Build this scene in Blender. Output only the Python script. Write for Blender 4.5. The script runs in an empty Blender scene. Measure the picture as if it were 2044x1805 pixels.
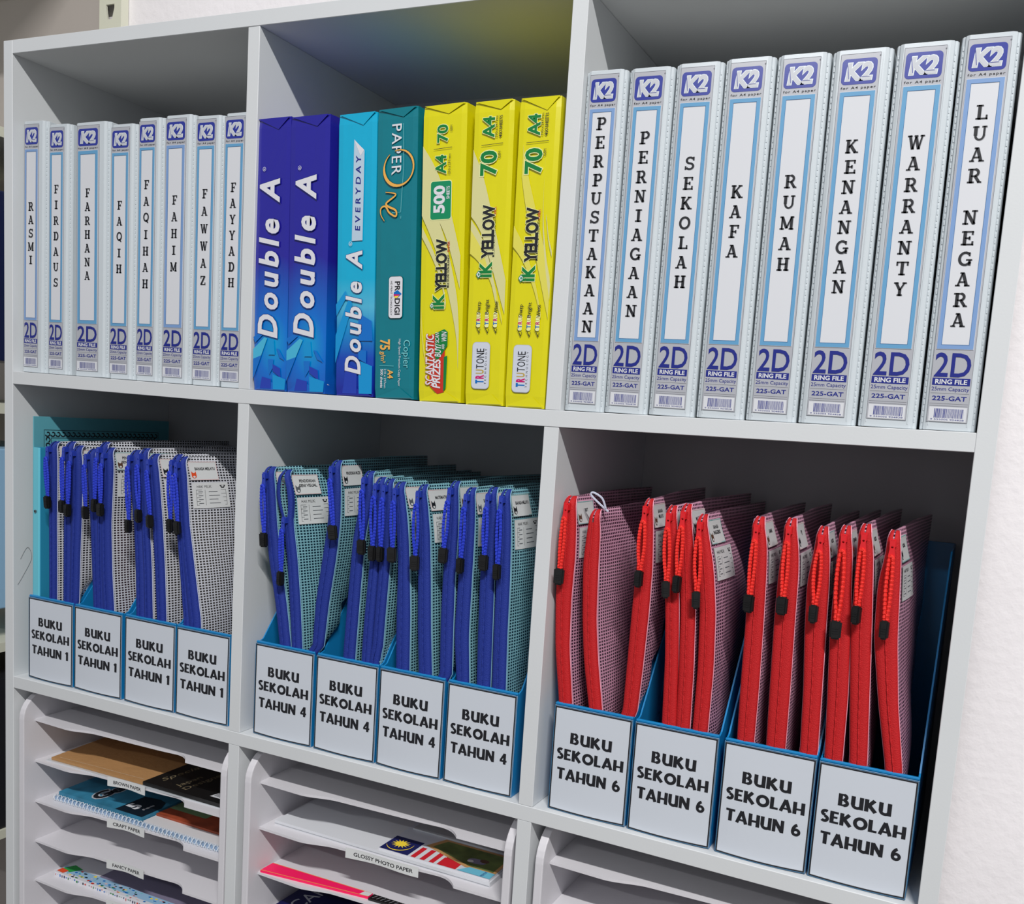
import bpy, bmesh, math, random
import numpy as np
from mathutils import Vector, Matrix
random.seed(7)
PI = math.pi
sc = bpy.context.scene
COL = sc.collection

# ------------------------------------------------------------------ camera
cam_d = bpy.data.cameras.new('camera'); cam = bpy.data.objects.new('camera', cam_d); COL.objects.link(cam)
F_PX, CX, CY = 1858.088, 1183.656, 1076.184          # for a 2044 x 1805 frame
cam_d.sensor_fit = 'HORIZONTAL'; cam_d.sensor_width = 36.0; cam_d.lens = F_PX*36/2044
cam_d.shift_x = (1022-CX)/2044; cam_d.shift_y = (CY-902.5)/2044
cam_d.clip_start = 0.05; cam_d.clip_end = 50
right = Vector((0.9166451, 0.3926263, 0.0748751)); down = Vector((0.1168288, -0.0840364, -0.9895903)); fwd = Vector((-0.3822470, 0.9158507, -0.1229017))
cam.matrix_world = Matrix(((right.x, -down.x, -fwd.x, 1.195), (right.y, -down.y, -fwd.y, -0.8415), (right.z, -down.z, -fwd.z, 1.2256), (0, 0, 0, 1)))
sc.camera = cam

# ------------------------------------------------------------------ light and exposure
sc.view_settings.view_transform = 'Standard'; sc.view_settings.look = 'None'
sc.view_settings.gamma = 1.0; sc.view_settings.exposure = 0.0; sc.view_settings.use_curve_mapping = False
W = bpy.data.worlds.new('room_light'); sc.world = W; W.use_nodes = True
W.node_tree.nodes['Background'].inputs[0].default_value = (0.90, 0.93, 1.0, 1)
W.node_tree.nodes['Background'].inputs[1].default_value = 0.27
def tube_lamp(name, loc, target, length, width, power, col):
    """long area lamp lying parallel to the bookcase front, turned about its own axis to face the shelves"""
    d = bpy.data.lights.new(name, 'AREA'); d.shape = 'RECTANGLE'; d.size = length; d.size_y = width; d.energy = power; d.color = col
    o = bpy.data.objects.new(name, d); COL.objects.link(o)
    v = Vector(target)-Vector(loc); v.x = 0; z = -v.normalized(); x = Vector((1, 0, 0)); y = z.cross(x)
    o.matrix_world = Matrix(((x.x, y.x, z.x, loc[0]), (x.y, y.y, z.y, loc[1]), (x.z, y.z, z.z, loc[2]), (0, 0, 0, 1)))
tube_lamp('ceiling_tube', (2.35, -2.35, 3.85), (0.6, 0, 1.1), 1.2, 0.08, 158, (1.0, 0.985, 0.965))
tube_lamp('fill_lamp', (0.2, -3.8, 3.2), (0.6, 0, 1.1), 1.2, 0.07, 20, (0.97, 0.98, 1.0))  # added soft fill from the front, evening out the main tube's light

# ------------------------------------------------------------------ materials
def lin(c):
    c = c/255.0
    return c/12.92 if c <= 0.04045 else ((c+0.055)/1.055)**2.4
def rgb(r, g, b): return (lin(r), lin(g), lin(b), 1)
M = {}
def mat(name, col, rough=0.5, metal=0.0, coat=0.0, bump=0.0, bscale=60.0, spec=0.5, var=0.0, vscale=8.0):
    m = bpy.data.materials.new(name); m.use_nodes = True
    nt = m.node_tree; b = nt.nodes['Principled BSDF']
    b.inputs['Base Color'].default_value = rgb(*col); b.inputs['Roughness'].default_value = rough
    b.inputs['Metallic'].default_value = metal; b.inputs['Coat Weight'].default_value = coat
    b.inputs['Coat Roughness'].default_value = 0.12; b.inputs['Specular IOR Level'].default_value = spec
    tc = nt.nodes.new('ShaderNodeTexCoord')
    if bump > 0:
        n = nt.nodes.new('ShaderNodeTexNoise'); n.inputs['Scale'].default_value = bscale; n.inputs['Detail'].default_value = 3
        bp = nt.nodes.new('ShaderNodeBump'); bp.inputs['Strength'].default_value = bump; bp.inputs['Distance'].default_value = 0.002
        nt.links.new(tc.outputs['Object'], n.inputs['Vector']); nt.links.new(n.outputs['Fac'], bp.inputs['Height'])
        nt.links.new(bp.outputs['Normal'], b.inputs['Normal'])
    if var > 0:
        n = nt.nodes.new('ShaderNodeTexNoise'); n.inputs['Scale'].default_value = vscale
        mp = nt.nodes.new('ShaderNodeMapRange'); mp.inputs[1].default_value = 0.3; mp.inputs[2].default_value = 0.7
        mp.inputs[3].default_value = 1-var; mp.inputs[4].default_value = 1+var
        mx = nt.nodes.new('ShaderNodeMix'); mx.data_type = 'RGBA'; mx.blend_type = 'MULTIPLY'; mx.inputs[0].default_value = 1
        mx.inputs[6].default_value = rgb(*col)
        nt.links.new(tc.outputs['Object'], n.inputs['Vector']); nt.links.new(n.outputs['Fac'], mp.inputs[0])
        nt.links.new(mp.outputs[0], mx.inputs[7]); nt.links.new(mx.outputs[2], b.inputs['Base Color'])
    M[name] = m
    return m
mat('melamine', (214, 217, 219), 0.42, bump=0.03, bscale=500, var=0.012)
mat('back_board', (186, 186, 188), 0.5, var=0.02)
mat('wall_paint', (236, 232, 234), 0.85, bump=0.5, bscale=90, var=0.02)
mat('floor_tile', (120, 116, 112), 0.4)
mat('rack_cream', (214, 214, 196), 0.45, bump=0.05)
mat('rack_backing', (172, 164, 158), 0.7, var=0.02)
mat('tray_white', (216, 214, 219), 0.5, bump=0.05, bscale=300)
mat('pvc_white', (203, 211, 216), 0.25, coat=0.4, bump=0.05, bscale=40)
mat('pvc_clear_edge', (222, 229, 232), 0.2, coat=0.5)
mat('paper_white', (214, 216, 221), 0.6)
mat('page_white', (225, 224, 220), 0.8)
mat('card_grey', (176, 178, 185), 0.3, coat=0.5)
mat('card_grey_dark', (120, 122, 128), 0.4)
mat('badge_blue', (36, 50, 150), 0.3, coat=0.4)
mat('ink_navy', (24, 36, 130), 0.4)
mat('ink_black', (24, 25, 31), 0.5)
mat('ink_grey', (158, 160, 166), 0.5)
mat('label_blue', (98, 158, 200), 0.4, coat=0.2)
mat('label_blue_line', (60, 110, 160), 0.35)
mat('label_blue_pale', (122, 156, 204), 0.4, coat=0.2)
mat('silver_print', (196, 199, 206), 0.3)
mat('box_blue', (20, 128, 190), 0.35, coat=0.2, bump=0.05, bscale=200)
mat('laminate_edge', (52, 104, 140), 0.25, coat=0.5)
mat('card_label', (206, 212, 221), 0.4, coat=0.3)
mat('zip_blue', (20, 46, 140), 0.75, bump=0.4, bscale=900)
mat('zip_blue_dark', (12, 28, 105), 0.7)
mat('slider_blue', (40, 62, 170), 0.3, coat=0.4)
mat('cord_blue', (28, 56, 200), 0.6, bump=0.5, bscale=1200)
mat('zip_red', (188, 12, 20), 0.75, bump=0.4, bscale=900)
mat('zip_red_dark', (150, 6, 16), 0.7)
mat('slider_red', (215, 28, 36), 0.3, coat=0.4)
mat('cord_red', (240, 40, 30), 0.6, bump=0.5, bscale=1200)
mat('plastic_black', (16, 16, 17), 0.45, coat=0.1)
mat('seam_white', (196, 202, 220), 0.5)
mat('seam_teal', (130, 178, 200), 0.5)
mat('seam_pink', (226, 160, 180), 0.5)
mat('sticker_white', (220, 222, 222), 0.4, coat=0.3)
mat('sticker_line', (90, 94, 100), 0.5)
mat('sticker_pink', (226, 190, 190), 0.5)
mat('sticker_teal', (120, 180, 180), 0.5)
mat('fox_orange', (226, 80, 36), 0.5)
mat('bear_brown', (92, 64, 48), 0.5)
mat('ink_red', (200, 60, 50), 0.5)
mat('beige_book', (206, 190, 166), 0.6)
mat('pink_book', (190, 110, 120), 0.6)
mat('white_book', (214, 212, 214), 0.6)
mat('teal_book', (70, 170, 176), 0.6)
mat('kraft', (176, 132, 84), 0.75, bump=0.4, bscale=120, var=0.05, vscale=14)
mat('black_card', (14, 14, 15), 0.45, coat=0.1)
mat('gold_ink', (120, 108, 84), 0.4)
mat('sky_card', (52, 128, 160), 0.5, var=0.25, vscale=40)
mat('clear_film', (200, 205, 210), 0.08, coat=1.0)
mat('navy_card', (14, 28, 40), 0.4)
mat('rust_card', (150, 66, 38), 0.6, var=0.3, vscale=60)
mat('green_card', (110, 140, 100), 0.6)
mat('spiral_white', (214, 220, 226), 0.35)
mat('pale_blue_pad', (150, 176, 206), 0.5, var=0.15, vscale=60)
mat('neon_pink', (250, 20, 96), 0.5)
mat('orange_edge', (240, 150, 80), 0.6)
mat('deep_navy', (22, 22, 78), 0.35, coat=0.2, var=0.2, vscale=12)
mat('flag_blue', (24, 30, 90), 0.4)
mat('flag_yellow', (250, 220, 60), 0.5)
mat('flag_red', (206, 30, 44), 0.5)
mat('lawn_print', (96, 110, 60), 0.4, var=0.35, vscale=50)
mat('frame_gold', (196, 150, 96), 0.4)
mat('cyan_print', (110, 190, 215), 0.4)
mat('violet_paper', (128, 122, 146), 0.6)
mat('folder_card', (92, 168, 182), 0.65, bump=0.1)
mat('folder_plastic', (104, 196, 214), 0.3, coat=0.3)
mat('folder_plastic_deep', (46, 148, 186), 0.3, coat=0.3)
mat('steel', (150, 150, 150), 0.3, metal=0.9)
mat('dark_blue_pack', (20, 30, 70), 0.3, coat=0.4)
mat('bright_blue_pack', (30, 120, 200), 0.4)
mat('sky_pack', (150, 190, 220), 0.4)
mat('green_pack', (40, 160, 70), 0.4)
mat('maroon_pack', (120, 20, 30), 0.4)
mat('dark_wood', (44, 34, 30), 0.5)
mat('pencil', (130, 130, 132), 0.7)
# ream wrappers
def wrapper(name, base, bump=0.25):
    return mat(name, base, 0.22, coat=0.5, bump=bump, bscale=22)
wrapper('wrap_yellow', (222, 214, 8), 0.12); wrapper('wrap_teal', (0, 120, 134), 0.45)
def gradient_wrap(name, base, stops, centre=None):
    """printed wrapper whose ink changes along its height (object z), optional round bloom of ink"""
    m = wrapper(name, base, 0.35); nt = m.node_tree; b = nt.nodes['Principled BSDF']
    tc = nt.nodes.new('ShaderNodeTexCoord'); sp = nt.nodes.new('ShaderNodeSeparateXYZ'); nt.links.new(tc.outputs['Object'], sp.inputs[0])
    rp = nt.nodes.new('ShaderNodeValToRGB'); cr = rp.color_ramp
    if centre:
        vm = nt.nodes.new('ShaderNodeVectorMath'); vm.operation = 'SUBTRACT'; vm.inputs[1].default_value = (centre[0], 0, centre[1])
        mu = nt.nodes.new('ShaderNodeVectorMath'); mu.operation = 'MULTIPLY'; mu.inputs[1].default_value = (1, 0, 0.62)
        ln = nt.nodes.new('ShaderNodeVectorMath'); ln.operation = 'LENGTH'
        nt.links.new(tc.outputs['Object'], vm.inputs[0]); nt.links.new(vm.outputs[0], mu.inputs[0]); nt.links.new(mu.outputs[0], ln.inputs[0])
        mr = nt.nodes.new('ShaderNodeMapRange'); mr.inputs[1].default_value = 0; mr.inputs[2].default_value = centre[2]
        nt.links.new(ln.outputs['Value'], mr.inputs[0]); nt.links.new(mr.outputs[0], rp.inputs[0])
    else:
        mr = nt.nodes.new('ShaderNodeMapRange'); mr.inputs[1].default_value = 0; mr.inputs[2].default_value = 0.3
        nt.links.new(sp.outputs[2], mr.inputs[0]); nt.links.new(mr.outputs[0], rp.inputs[0])
    while len(cr.elements) < len(stops): cr.elements.new(0.5)
    for e, (p_, c_) in zip(cr.elements, stops): e.position = p_; e.color = rgb(*c_)
    nt.links.new(rp.outputs[0], b.inputs['Base Color'])
gradient_wrap('wrap_royal', (38, 34, 150), [(0, (0, 160, 214)), (0.35, (0, 110, 205)), (1, (36, 32, 152))], (0.004, 0.052, 0.062))
gradient_wrap('wrap_cyan', (10, 172, 212), [(0, (24, 30, 150)), (0.14, (14, 70, 180)), (0.24, (20, 140, 205)), (0.32, (80, 180, 214)), (0.42, (10, 172, 212))])
for n_, c_ in dict(facet_pale=(70, 180, 216), facet_cyan=(0, 146, 210), facet_mid=(0, 110, 200), facet_deep=(30, 60, 175), facet_teal=(0, 150, 190)).items():
    mat(n_, c_, 0.25, coat=0.5)
mat('wrap_white', (222, 222, 228), 0.3, coat=0.4); mat('swoosh_cream', (216, 212, 150), 0.25, coat=0.5); mat('swoosh_pale', (224, 216, 90), 0.25, coat=0.5)
mat('leaf_green', (14, 124, 58), 0.3); mat('badge_green', (16, 138, 92), 0.3); mat('yellow_halo', (232, 234, 170), 0.3)
mat('script_gold', (236, 176, 84), 0.3); mat('script_dark', (10, 62, 66), 0.3); mat('banner_grey', (184, 205, 222), 0.3)
mat('promo_red', (200, 50, 34), 0.3); mat('tone_blue', (0, 108, 190), 0.3); mat('tone_magenta', (200, 20, 110), 0.3); mat('tone_gold', (190, 160, 70), 0.3)
mat('teal_light', (120, 200, 205), 0.3); mat('badge_pale', (206, 211, 222), 0.3)

def mesh_fabric(name, thread, film, alpha):
    m = bpy.data.materials.new(name); m.use_nodes = True; nt = m.node_tree; N = nt.nodes; L = nt.links
    b = N['Principled BSDF']; out = N['Material Output']
    b.inputs['Roughness'].default_value = 0.35; b.inputs['Coat Weight'].default_value = 0.15
    uv = N.new('ShaderNodeUVMap'); sp = N.new('ShaderNodeSeparateXYZ'); L.new(uv.outputs[0], sp.inputs[0])
    def stripe(sock, width):
        f = N.new('ShaderNodeMath'); f.operation = 'FRACT'; L.new(sock, f.inputs[0])
        g = N.new('ShaderNodeMath'); g.operation = 'LESS_THAN'; L.new(f.outputs[0], g.inputs[0]); g.inputs[1].default_value = width
        return g.outputs[0]
    mx = N.new('ShaderNodeMath'); mx.operation = 'MAXIMUM'
    L.new(stripe(sp.outputs[0], 0.36), mx.inputs[0]); L.new(stripe(sp.outputs[1], 0.42), mx.inputs[1])
    mc = N.new('ShaderNodeMix'); mc.data_type = 'RGBA'; mc.inputs[6].default_value = rgb(*film); mc.inputs[7].default_value = rgb(*thread)
    L.new(mx.outputs[0], mc.inputs[0]); L.new(mc.outputs[2], b.inputs['Base Color'])
    al = N.new('ShaderNodeMapRange'); al.inputs[3].default_value = alpha; al.inputs[4].default_value = 0.93
    L.new(mx.outputs[0], al.inputs[0]); L.new(al.outputs[0], b.inputs['Alpha'])
    bp = N.new('ShaderNodeBump'); bp.inputs['Strength'].default_value = 0.4; bp.inputs['Distance'].default_value = 0.0006
    L.new(mx.outputs[0], bp.inputs['Height']); L.new(bp.outputs[0], b.inputs['Normal'])
    M[name] = m
mesh_fabric('fabric_white', (216, 218, 226), (24, 23, 28), 0.72)
mesh_fabric('fabric_teal', (136, 190, 202), (6, 40, 60), 0.75)
mesh_fabric('fabric_pink', (216, 160, 186), (48, 22, 42), 0.70)

# ------------------------------------------------------------------ object helpers
def link(name, me, parent=None):
    o = bpy.data.objects.new(name, me); COL.objects.link(o)
    if parent is not None: o.parent = parent
    return o
def mesh(name, verts, faces, mats, parent=None, fm=None, smooth=False, uvs=None):
    me = bpy.data.meshes.new(name); me.from_pydata([tuple(v) for v in verts], [], faces)
    for k in ([mats] if isinstance(mats, str) else mats): me.materials.append(M[k])
    if fm is not None: me.polygons.foreach_set('material_index', fm)
    if smooth: me.polygons.foreach_set('use_smooth', [True]*len(me.polygons))
    if uvs is not None:
        l = me.uv_layers.new(name='UVMap')
        flat = []
        for p_ in me.polygons:
            for vi in p_.vertices: flat += list(uvs[vi])
        l.data.foreach_set('uv', flat)
    me.update()
    return link(name, me, parent)
def thing(name, label, cat, loc=(0, 0, 0), group=None, rot=(0, 0, 0)):
    o = bpy.data.objects.new(name, None); COL.objects.link(o); o.empty_display_size = 0.02
    o.location = loc; o.rotation_euler = rot; o['label'] = label; o['category'] = cat
    if group: o['group'] = group
    return o
def tag(o, label, cat, group=None):
    o['label'] = label; o['category'] = cat
    if group: o['group'] = group
    return o
def box(x0, x1, y0, y1, z0, z1):
    v = [(x0, y0, z0), (x1, y0, z0), (x1, y1, z0), (x0, y1, z0), (x0, y0, z1), (x1, y0, z1), (x1, y1, z1), (x0, y1, z1)]
    f = [(0, 3, 2, 1), (4, 5, 6, 7), (0, 1, 5, 4), (1, 2, 6, 5), (2, 3, 7, 6), (3, 0, 4, 7)]
    return v, f
def bevelled(name, vf, m, parent, r=0.0006, seg=2):
    bm = bmesh.new(); vs = [bm.verts.new(v) for v in vf[0]]
    for f in vf[1]: bm.faces.new([vs[i] for i in f])
    bmesh.ops.recalc_face_normals(bm, faces=bm.faces)
    bmesh.ops.bevel(bm, geom=list(bm.edges), offset=r, segments=seg, affect='EDGES', profile=0.6)
    me = bpy.data.meshes.new(name); bm.to_mesh(me); bm.free(); me.materials.append(M[m])
    return link(name, me, parent)
def join(*parts):
    V = []; Fc = []
    for v, f in parts:
        n = len(V); V += list(v); Fc += [tuple(i+n for i in q) for q in f]
    return V, Fc
def prism(poly, a, b, axis='y'):
    """extrude a 2D polygon; axis y: poly is (x,z); axis x: poly is (y,z); axis z: poly is (x,y)"""
    def P(q, t):
        return (q[0], t, q[1]) if axis == 'y' else ((t, q[0], q[1]) if axis == 'x' else (q[0], q[1], t))
    n = len(poly); v = [P(q, a) for q in poly]+[P(q, b) for q in poly]
    f = [tuple(range(n))[::-1], tuple(range(n, 2*n))]+[(i, (i+1) % n, n+(i+1) % n, n+i) for i in range(n)]
    return v, f
def fix(o):
    bm = bmesh.new(); bm.from_mesh(o.data); bmesh.ops.recalc_face_normals(bm, faces=bm.faces); bm.to_mesh(o.data); bm.free()
    return o
def tube(path, rad, n=6, squash=1.0):
    V = []; Fc = []; P = [Vector(p) for p in path]
    for i, p in enumerate(P):
        t = (P[min(i+1, len(P)-1)]-P[max(i-1, 0)]).normalized()
        a = Vector((0, 1, 0)) if abs(t.y) < 0.8 else Vector((1, 0, 0))
        u = t.cross(a).normalized(); w = t.cross(u)
        r = rad(i/(len(P)-1)) if callable(rad) else rad
        for k in range(n):
            th = 2*PI*k/n
            V.append(p+u*(r*math.cos(th))+w*(r*squash*math.sin(th)))
    for i in range(len(P)-1):
        for k in range(n): Fc.append((i*n+k, i*n+(k+1) % n, (i+1)*n+(k+1) % n, (i+1)*n+k))
    Fc.append(tuple(range(n))[::-1]); Fc.append(tuple(range((len(P)-1)*n, len(P)*n)))
    return V, Fc
def holed(outer, holes, thick):
    """flat plate in local xy with real holes, as (verts, faces), centred thickness"""
    cu = bpy.data.curves.new('plate', 'CURVE'); cu.dimensions = '2D'; cu.fill_mode = 'BOTH'; cu.extrude = thick/2
    for poly in [outer]+holes:
        s = cu.splines.new('POLY'); s.points.add(len(poly)-1)
        for i, q in enumerate(poly): s.points[i].co = (q[0], q[1], 0, 1)
        s.use_cyclic_u = True
    o = bpy.data.objects.new('plate', cu); COL.objects.link(o)
    dg = bpy.context.evaluated_depsgraph_get(); me = o.evaluated_get(dg).to_mesh()
    v = [tuple(a.co) for a in me.vertices]; f = [tuple(q.vertices) for q in me.polygons]
    bpy.data.objects.remove(o); bpy.data.curves.remove(cu)
    return v, f

# ------------------------------------------------------------------ flat print
TXT = {}
def text_geo(s, bold=0.0, shear=0.0, spacing=1.0):
    k = (s, bold, shear, spacing)
    if k in TXT: return TXT[k]
    cu = bpy.data.curves.new('t', 'FONT'); cu.body = s; cu.size = 1; cu.offset = bold; cu.shear = shear; cu.space_character = spacing
    cu.resolution_u = 3
    o = bpy.data.objects.new('t', cu); COL.objects.link(o)
    dg = bpy.context.evaluated_depsgraph_get(); me = o.evaluated_get(dg).to_mesh()
    v = np.array([(a.co.x, a.co.y) for a in me.vertices]) if len(me.vertices) else np.zeros((1, 2))
    f = [tuple(q.vertices) for q in me.polygons]
    bpy.data.objects.remove(o); bpy.data.curves.remove(cu)
    TXT[k] = (v, f); return TXT[k]
CAP = float(np.ptp(text_geo('H')[0][:, 1]))

# hand-drawn slab letters and rounded poster letters: strokes in a box 1 high
def arc(cx, cy, rx, ry, a0, a1, w, n=10, w1=None):
    L = []
    for i in range(n+1):
        a = math.radians(a0+(a1-a0)*i/n); L.append((cx+rx*math.cos(a), cy+ry*math.sin(a)))
    return ('p', L, w)
def ln(x0, y0, x1, y1, w): return ('p', [(x0, y0), (x1, y1)], w)
ST, TH, SF = 0.195, 0.115, 0.10
def sf(x, top, h=0.17): return ln(x-h, 1-SF/2 if top else SF/2, x+h, 1-SF/2 if top else SF/2, SF)
SLAB = {
 'I': (0.5, [ln(.25, 0, .25, 1, ST), sf(.25, 1, .22), sf(.25, 0, .22)]),
 'L': (0.72, [ln(.22, 0, .22, 1, ST), sf(.22, 1, .2), ln(.02, SF/2, .7, SF/2, SF), ln(.66, 0, .66, .3, SF)]),
 'T': (0.8, [ln(.4, 0, .4, 1, ST), ln(.03, 1-SF/2, .77, 1-SF/2, SF), ln(.07, 1, .07, .7, SF), ln(.73, 1, .73, .7, SF), sf(.4, 0, .2)]),
 'E': (0.76, [ln(.22, 0, .22, 1, ST), ln(.02, 1-SF/2, .7, 1-SF/2, SF), ln(.02, SF/2, .73, SF/2, SF), ln(.22, .5, .52, .5, SF), ln(.66, 1, .66, .74, SF), ln(.69, 0, .69, .28, SF), ln(.5, .38, .5, .62, SF)]),
 'F': (0.72, [ln(.22, 0, .22, 1, ST), ln(.02, 1-SF/2, .7, 1-SF/2, SF), ln(.22, .48, .5, .48, SF), ln(.66, 1, .66, .72, SF), ln(.5, .36, .5, .6, SF), sf(.22, 0, .22)]),
 'H': (0.86, [ln(.2, 0, .2, 1, ST), ln(.66, 0, .66, 1, ST), ln(.2, .5, .66, .5, SF), sf(.2, 0), sf(.2, 1), sf(.66, 0), sf(.66, 1)]),
 'N': (0.9, [ln(.2, 0, .2, 1, TH), ln(.7, 0, .7, 1, TH), ln(.2, .96, .7, .04, ST), sf(.2, 0), sf(.14, 1, .13), sf(.7, 1)]),
 'M': (1.0, [ln(.17, 0, .17, 1, TH), ln(.83, 0, .83, 1, ST), ln(.17, .97, .5, .1, ST*.9), ln(.83, .97, .5, .1, TH), sf(.17, 0, .15), sf(.83, 0, .16), sf(.12, 1, .11), sf(.88, 1, .11)]),
 'W': (1.1, [ln(.15, 1, .36, 0, ST*.9), ln(.36, 0, .55, .9, TH), ln(.55, .9, .75, 0, ST*.9), ln(.75, 0, .95, 1, TH), sf(.15, 1, .15), sf(.95, 1, .14), sf(.55, 1, .12)]),
 'A': (0.9, [ln(.16, .03, .42, .97, TH), ln(.44, .97, .72, .03, ST), ln(.25, .3, .62, .3, SF), sf(.15, 0, .15), sf(.74, 0, .17), ln(.26, 1-SF/2, .5, 1-SF/2, SF)]),
 'K': (0.88, [ln(.2, 0, .2, 1, ST), ln(.24, .42, .66, .96, TH), ln(.36, .58, .7, .04, ST), sf(.2, 0), sf(.2, 1), sf(.66, 1, .14), sf(.73, 0, .15)]),
 'Y': (0.84, [ln(.42, 0, .42, .45, ST), ln(.14, .97, .42, .42, ST*.9), ln(.7, .97, .42, .42, TH), sf(.42, 0), sf(.15, 1, .15), sf(.7, 1, .14)]),
 'Z': (0.74, [ln(.06, 1-SF/2, .68, 1-SF/2, SF), ln(.05, SF/2, .7, SF/2, SF), ln(.62, .96, .12, .04, ST), ln(.09, 1, .09, .72, SF), ln(.67, 0, .67, .28, SF)]),
 'U': (0.86, [ln(.2, .36, .2, 1, ST), ln(.68, .36, .68, 1, TH), arc(.44, .38, .24, .33, 180, 360, TH*1.1), sf(.2, 1), sf(.68, 1, .14)]),
 'D': (0.86, [ln(.22, 0, .22, 1, ST), ln(.02, SF/2, .42, SF/2, SF), ln(.02, 1-SF/2, .42, 1-SF/2, SF), arc(.4, .5, .3, .455, -90, 90, ST*.85)]),
 'P': (0.78, [ln(.22, 0, .22, 1, ST), sf(.22, 0, .22), ln(.02, 1-SF/2, .45, 1-SF/2, SF), ln(.22, .46, .45, .46, SF), arc(.44, .71, .21, .245, -90, 90, ST*.8)]),
 'R': (0.88, [ln(.22, 0, .22, 1, ST), sf(.22, 0, .2), ln(.02, 1-SF/2, .45, 1-SF/2, SF), ln(.22, .48, .45, .48, SF), arc(.44, .72, .2, .235, -90, 90, ST*.8), ln(.46, .48, .72, .05, ST*.85), ln(.62, SF/2, .86, SF/2, SF)]),
 'O': (0.88, [arc(.44, .5, .34, .44, 0, 360, ST*.85, 20)]),
 'Q': (0.88, [arc(.44, .5, .34, .44, 0, 360, ST*.85, 20), ln(.42, .2, .74, -.14, ST*.8)]),
 'G': (0.88, [arc(.44, .5, .34, .44, 50, 330, ST*.85, 16), ln(.5, .42, .86, .42, SF), ln(.72, .02, .72, .42, TH*1.2), ln(.68, .96, .68, .7, SF)]),
 'S': (0.72, [arc(.36, .73, .22, .23, 30, 270, TH*1.25, 10), arc(.36, .27, .24, .23, 90, -150, TH*1.25, 10), ln(.6, 1, .6, .72, SF), ln(.09, 0, .09, .28, SF)]),
}
BW = 0.262
POST = {
 'B': (0.70, [ln(.11, 0, .11, 1, BW), arc(.32, .74, .17, .19, -90, 90, BW*.8), arc(.34, .27, .22, .2, -90, 90, BW*.85), ln(.1, .93, .34, .93, .14), ln(.1, .07, .36, .07, .14), ln(.1, .51, .36, .51, .13)]),
 'U': (0.76, [ln(.12, .3, .12, 1, BW), ln(.64, 0.0, .64, 1, BW), arc(.38, .32, .26, .24, 180, 350, BW*.85)]),
 'K': (0.78, [ln(.11, 0, .11, 1, BW), ln(.2, .46, .58, .98, BW*.95), ln(.24, .56, .68, .02, BW)]),
 'S': (0.56, [arc(.31, .74, .2, .18, 50, 270, BW*.85), arc(.26, .27, .21, .2, 90, -140, BW*.85)]),
 'E': (0.58, [ln(.11, 0, .11, 1, BW), ln(.1, .91, .54, .91, .17), ln(.1, .51, .48, .51, .16), ln(.1, .09, .56, .09, .17)]),
 'O': (0.92, [arc(.46, .48, .35, .39, 0, 360, BW*.95, 22)]),
 'L': (0.55, [ln(.11, 0, .11, 1, BW), ln(.1, .09, .54, .09, .17)]),
 'A': (0.86, [ln(.1, .0, .42, 1, BW*.9), ln(.42, 1, .76, 0, BW*.95), ln(.2, .26, .66, .26, .15)]),
 'H': (0.78, [ln(.11, 0, .11, 1, BW), ln(.66, 0, .66, 1, BW), ln(.1, .42, .66, .42, .16)]),
 'T': (0.66, [ln(.33, 0, .33, 1, BW), ln(.0, .91, .66, .91, .18)]),
 'N': (0.80, [ln(.11, 0, .11, 1, BW*.9), ln(.68, 0, .68, 1, BW*.9), ln(.12, .95, .68, .06, BW)]),
 '1': (0.42, [ln(.26, 0, .26, 1, BW), ln(.04, .78, .26, .93, .15)]),
 '4': (0.68, [ln(.46, 0, .46, 1, BW*.9), ln(.44, .97, .1, .34, .17), ln(.03, .3, .66, .3, .16)]),
 '6': (0.66, [arc(.34, .3, .22, .22, 0, 360, BW*.8, 16), arc(.5, .36, .38, .56, 105, 185, BW*.85)]),
 ' ': (0.34, []),
}
def stroke_geo(prims):
    V = []; Fc = []
    for _, L, w in prims:
        n = len(L); closed = n > 4 and abs(L[0][0]-L[-1][0])+abs(L[0][1]-L[-1][1]) < 1e-6
        base = len(V)
        for i, (x, y) in enumerate(L):
            if closed: a = L[(i-1) % (n-1)]; b = L[(i+1) % (n-1)] if i < n-1 else L[1]
            else: a = L[max(i-1, 0)]; b = L[min(i+1, n-1)]
            dx, dy = b[0]-a[0], b[1]-a[1]; d = math.hypot(dx, dy) or 1
            nx, ny = -dy/d*w/2, dx/d*w/2
            V += [(x+nx, y+ny), (x-nx, y-ny)]
        for i in range(n-1): Fc.append((base+2*i+1, base+2*i+3, base+2*i+2, base+2*i))
    return V, Fc
def drawn_text(s, font, gap=0.1):
    V = []; Fc = []; x = 0
    for ch in s:
        adv, pr = font[ch]; v, f = stroke_geo(pr); n = len(V)
        V += [(a+x, b) for a, b in v]; Fc += [tuple(i+n for i in q) for q in f]; x += adv+gap
    return np.array(V), Fc

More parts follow.
